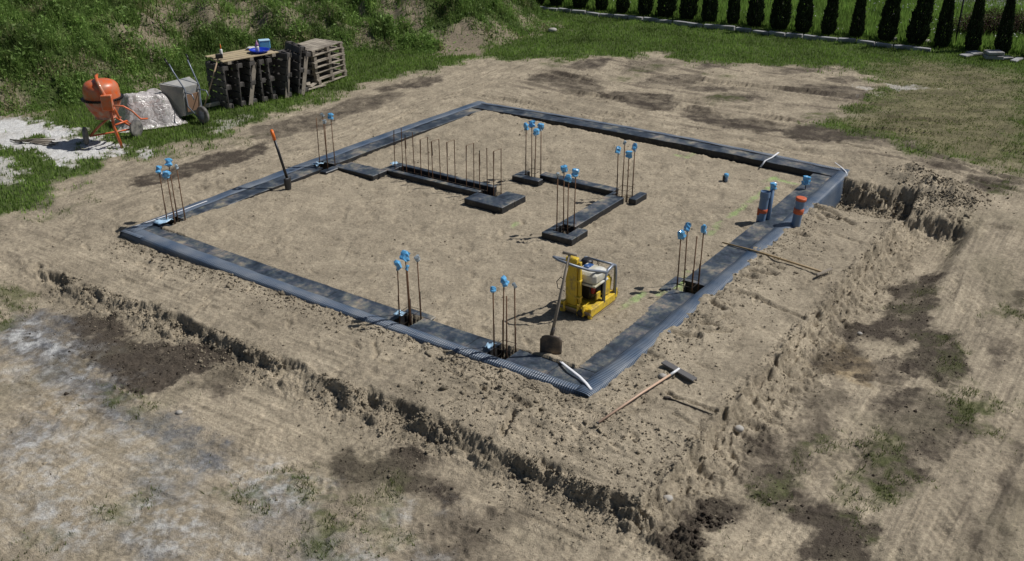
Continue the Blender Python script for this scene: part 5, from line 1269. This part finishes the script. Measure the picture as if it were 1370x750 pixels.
b.add(vs, fs); o = b.build("crumpled_cloth", mat("pale_rag", (.5, .5, .5), .8, var=.3, scale=30), None, True); o.location = on_bench(1.05, .62, .0); md = o.modifiers.new('t', 'SOLIDIFY'); md.thickness = .004
tag(o, "pale crumpled rag behind the blue bowl on the workbench", "rag")
# boards and a small frame leaning into the bench
for i, (k, v_, tilt, ln, az, lb) in enumerate(((.42, -.03, .30, .98, .2, "weathered board leaning diagonally under the left half of the workbench"),
        (1.36, -.06, .22, .95, .25, "board leaning against the front of the workbench at its right end"), (1.78, -.08, .28, .9, .3, "slanting board on the pallets between the workbench and the flat stack"))):
    pos = O_ + U_ * k + W_ * v_; b = MB(); b.box((0, 0, ln / 2), (.10, .022, ln), bev=.002); o = b.build("leaning_board", M_WOODG); o.location = (pos.x, pos.y, tz(pos.x, pos.y) + .01)
    o.rotation_euler = (Matrix.Rotation(math.atan2(U_.y, U_.x), 3, 'Z') @ Matrix.Rotation(-.12, 3, 'X') @ Matrix.Rotation(tilt, 3, 'Y')).to_euler(); tag(o, lb, "board", "boards leaning on the pallet workbench")
# beams on the grass
for (a, c, lb, nm) in (((275, 147), (332, 135), "pale timber beam on the grass in front of the workbench, left piece", 1), ((337, 134), (394, 122), "pale timber beam on the grass in front of the leaning pallets, right piece", 2), ((383, 127), (404, 117), "short pale board end between the leaning pallets and the flat stack", 3)):
    A = ground_pt(*a); C_ = ground_pt(*c); d_ = C_ - A; o = None; b = MB(); b.box((0, 0, 0), (d_.length, .09, .07), bev=.006); o = b.build("timber_beam", mat("pale_sawn_timber", (.42, .38, .30), .8, var=.2, scale=9), None)
    mid = (A + C_) / 2; o.location = (mid.x, mid.y, mid.z + .085); o.rotation_euler = (0, 0, math.atan2(d_.y, d_.x)); tag(o, lb, "beam", "timber pieces on the grass before the pallets")
# leaning hoe
A = ground_pt(271, 150); t = thing("hoe", "hoe with pale wooden shaft leaning against the left end of the workbench", "hoe", tuple(A))
b = MB(); top = Vector((.42, .30, 1.16)); b.tube([(0, 0, 0), tuple(top * .5 + Vector((.01, 0, 0))), tuple(top)], .017, 8); b.build('shaft', M_WOOD, t, True)
b = MB(); b.box(tuple(top + Vector((.02, 0, .02))), (.16, .06, .10), .3, bev=.01); b.build('head', M_BLACKP, t)
# scrap boards among pallets
for i, (k, o2, ln) in enumerate(((2.30, .15, .7), (2.34, .3, .6), (2.28, .45, .7))):
    pos = O_ + U_ * k + W_ * o2; b = MB(); b.box((0, 0, 0), (ln, .10, .022), bev=.002); o = b.build("loose_board", M_PAL, None); o.location = (pos.x, pos.y, tz(pos.x, pos.y) + .06 + .04 * i); o.rotation_euler = (0.05 * i, .06 - .04 * i, 1.1 + .35 * i)
    tag(o, ["lowest loose board in the heap left of the flat pallet stack", "middle loose board in the heap left of the flat pallet stack", "uppermost loose board in the heap left of the flat pallet stack"][i], "board", "loose boards by the flat stack")
# bundle of thin sticks on the lime
for i in range(5):
    A = ground_pt(14 + i * 2, 188 + i * 1.2); C_ = ground_pt(70 + (i % 3) * 4, 196 - i * 1.4); d_ = C_ - A; b = MB(); b.tube([(0, 0, .02 + .012 * i), tuple(d_ * .5 + Vector((0, .01 * i, .03 + .012 * i))), (d_.x, d_.y, .02 + .012 * i)], .016, 6)
    o = b.build("thin_stick", M_WOODG, None, True); o.location = A; tag(o, "thin weathered stick in the bundle lying on the white lime patch", "stick", "sticks on the white lime patch")

# ------------------------------------------------------------------ KERB, THUJAS, BACKGROUND
M_KERB = mat("pale_kerb_stone", (.34, .345, .36), .85, var=.15, scale=8, dirt=(.2, .19, .17), dirt_amt=.4, bump=.3)
L_K = float(np.linalg.norm(K1 - K0)) ; nK = int((L_K + 3) / .52); ang = math.atan2(KD[1], KD[0]); KM = []
rr = random.Random(9)
for s in range(3):
    b = MB(); b.box((0, 0, 0), (.49, .13, .15), bev=.012); me = b.build("kerb_stone", M_KERB, None)
    KM.append(me)
for i in range(nK):
    src = KM[i % 3]; o = src if i < 3 else link(src.copy())
    a = -3 + (i + .5) * .52; bend = .0
    x_ = K0[0] + KD[0] * a; y_ = K0[1] + KD[1] * a
    o.location = (x_ + rr.uniform(-.02, .02), y_ + rr.uniform(-.03, .03), tz(x_, y_) + .04 + rr.uniform(-.02, .02)); o.rotation_euler = (rr.uniform(-.03, .03), rr.uniform(-.04, .04), ang + rr.uniform(-.05, .05))
    tag(o, "pale rectangular kerb stone in the long row at the foot of the thujas", "kerb stone", "kerb stones below the thujas")
def ext(px, py): g_ = ground_pt(px, py); return g_
slabs = [(1331, 82, .42, .30, .10, .05, "lowest broad grey slab of the small slab pile at the right end of the kerb"), (1331, 82, .40, .28, .09, .16, "top grey slab of the small slab pile at the right end of the kerb"), (1348, 82, .30, .2, .06, .04, "small slab leaning at the right foot of the slab pile"), (1306, 76, .36, .24, .07, .04, "pale slab lying left of the slab pile"), (1295, 78, .30, .2, .05, .03, "thin slab in the grass left of the slab pile"), (1363, 84, .5, .14, .05, .03, "narrow slab lying right of the slab pile at the picture edge")]
for i, (px, py, a, c, h, z, lb) in enumerate(slabs):
    g_ = ext(px, py); b = MB(); b.box((0, 0, 0), (a * 1.1, c * 1.2, h), bev=.015); o = b.build("stone_slab", M_KERB, None); o.location = (g_.x, g_.y + .15, g_.z + z + h / 2); o.rotation_euler = (0, 0, -.2 + .2 * i); tag(o, lb, "stone slab", "loose slabs right of the kerb")
for (px, py, lb) in ((1124, 44, "small pale stone lying on the soil behind the kerb, leftmost of two"), (1196, 56, "small pale stone behind the kerb, between two thujas"), (1240, 60, "flat pale stone on the kerb near its right end"), (739, 44, "pale stone on the lawn edge by the foot of the embankment"), (1100, 172, "small stone")):
    if lb == "small stone": continue
    g_ = ext(px, py); b = MB(); b.blob((0, 0, 0), .12, 2, .12, (1.2, .9, .6), int(px)); o = b.build("stone", M_STONE, None, True); o.location = g_ + Vector((0, .1, .07)); tag(o, lb, "stone")
# thujas
thm = leaf_material("thuja_foliage", rough=.7, transl=.12)
def thuja_mesh(seed):
    rg = np.random.default_rng(seed); n = 9000; h = 2.1
    z = rg.random(n) ** 1.1 * h; prof_ = np.interp(z / h, [0, .08, .3, .6, .85, 1], [.20, .27, .24, .16, .09, .02])
    a = rg.random(n) * 6.283; rad = prof_ * (1 + .22 * perlin(a * 2.2, z * 5, seed) + .12 * perlin(a * 6, z * 14, seed + 1)) * (.55 + .45 * rg.random(n) ** .4)
    x = rad * np.cos(a); y = rad * np.sin(a); s = .018 + .022 * rg.random(n)
    up = np.stack([np.cos(a) * .35, np.sin(a) * .35, np.ones(n)], 1) + rg.normal(0, .3, (n, 3)); up /= np.linalg.norm(up, axis=1)[:, None]
    tt_ = rg.normal(0, 1, (n, 3)); sd_ = np.cross(up, tt_); sd_ /= np.linalg.norm(sd_, axis=1)[:, None]
    c0 = np.stack([x, y, z + .05], 1); V = np.stack([c0 - sd_ * s[:, None] * .5, c0 + sd_ * s[:, None] * .5, c0 + up * (s * 2.4)[:, None]], 1).reshape(-1, 3)
    c = np.array([.022, .036, .014])[None] * (1 + .6 * perlin(a * 2, z * 4, seed + 3))[:, None] * (.6 + .8 * rg.random((n, 1)))
    return V, np.arange(n * 3).reshape(-1, 3), np.repeat(np.clip(c, .005, .2), 3, 0)
TH = []
for s in range(3):
    t = thing("thuja", "x", "thuja", (0, 0, 0), 0, "dark thujas in a row behind the kerb")
    V, F, C = thuja_mesh(20 + s); np_mesh("foliage", V, F, thm, C, parent=t)
    b = MB(); b.tube([(0, 0, -.05), (.01, 0, .5), (0, 0, 1.7)], [.03, .025, .008], 7); b.build("trunk", M_WOODG, t, True)
    TH.append(t)
tx_ = [692, 716, 740, 771, 800, 828, 858, 886, 915, 944, 976, 1006, 1038, 1070, 1104, 1142, 1182, 1222, 1257, 1298, 1338, 1385]
ordn = ["first", "second", "third", "fourth", "fifth", "sixth", "seventh", "eighth", "ninth", "tenth", "eleventh", "twelfth", "thirteenth", "fourteenth", "fifteenth", "sixteenth", "seventeenth", "eighteenth", "nineteenth", "twentieth", "twenty-first", "twenty-second"]
order = sorted(range(len(tx_)), key=lambda i: tx_[i])
for j, i in enumerate(order):
    px = tx_[i]; ky = 8 + (px - 690) * (62 / 575.) - 6
    g_ = gp(px, ky + 1); g_ = g_ + KN * .25
    t = TH[j] if j < 3 else copy_tree(TH[j % 3])
    t.location = (g_[0], g_[1], tz(*g_)); s_ = .85 + .35 * random.random(); t.scale = (s_ * (.78 + .2 * random.random()), s_ * .85, s_); t.rotation_euler = (random.uniform(-.05, .05), random.uniform(-.02, .07), random.random() * .8)
    t['label'] = "%s dark thuja from the left in the row behind the kerb" % ordn[j]
b = MB(); g_ = gp(1277, 61); b.tube([(0, 0, -.2), (0.02, 0, 1.9)], .025, 8); o = b.build("garden_post", mat("dark_post", (.03, .03, .03), .7), None, True); o.location = (g_[0], g_[1], tz(*g_)); tag(o, "thin dark post between two thujas at the right end of the row", "post")
# reddish shrubs behind
shm = leaf_material("red_brown_shrub_leaf", rough=.7, transl=.15)
rg = np.random.default_rng(77)
sh0 = None
for i, px in enumerate((1288, 1306, 1324, 1343, 1362, 1382, 1404)):
    g_ = gp(px, 50); 
    if i < 2:
        n = 2600; c0 = rg.normal(0, 1, (n, 3)); c0 /= np.linalg.norm(c0, axis=1)[:, None]; c0 *= (rg.random((n, 1)) ** .35); c0 = c0 * np.array([.42, .38, .42])[None] * (1 + .3 * perlin(c0[:, 0] * 3, c0[:, 1] * 3, i))[:, None]; c0[:, 2] += .42
        u = rg.normal(0, 1, (n, 3)); w_ = rg.normal(0, 1, (n, 3)); u /= np.linalg.norm(u, axis=1)[:, None]; w_ /= np.linalg.norm(w_, axis=1)[:, None]; s = .025
        V = np.stack([c0 - u * s, c0 + w_ * s, c0 + u * s], 1).reshape(-1, 3); c = np.array([.075, .035, .03])[None] * (.5 + rg.random((n, 1))); gm = rg.random((n, 1)) < .35; c = np.where(gm, np.array([.05, .06, .02])[None], c)
        t = thing("shrub", "x", "shrub", (0, 0, 0), 0, "reddish shrubs behind the thujas"); np_mesh("foliage", V, np.arange(n * 3).reshape(-1, 3), shm, np.repeat(c, 3, 0), parent=t)
        b = MB(); b.tube([(0, 0, -.05), (.02, 0, .25), (.1, .05, .55)], [.02, .016, .006], 6); b.tube([(0, 0, .1), (-.1, 0, .5)], [.014, .005], 6); b.build("stem", M_WOODG, t, True)
        if i == 0: sh0 = t
    else: t = copy_tree(sh0)
    t.location = (g_[0], g_[1], tz(*g_)); t.rotation_euler = (0, 0, i * 1.3); t.scale = (1, 1, .85 + .1 * (i % 3))
    t['label'] = "%s reddish brown shrub from the left, behind the thujas at the right edge" % ordn[i]

for o in scene.objects:
    if o.parent is None and o.get('label') and not o.get('kind'): o['kind'] = 'thing'
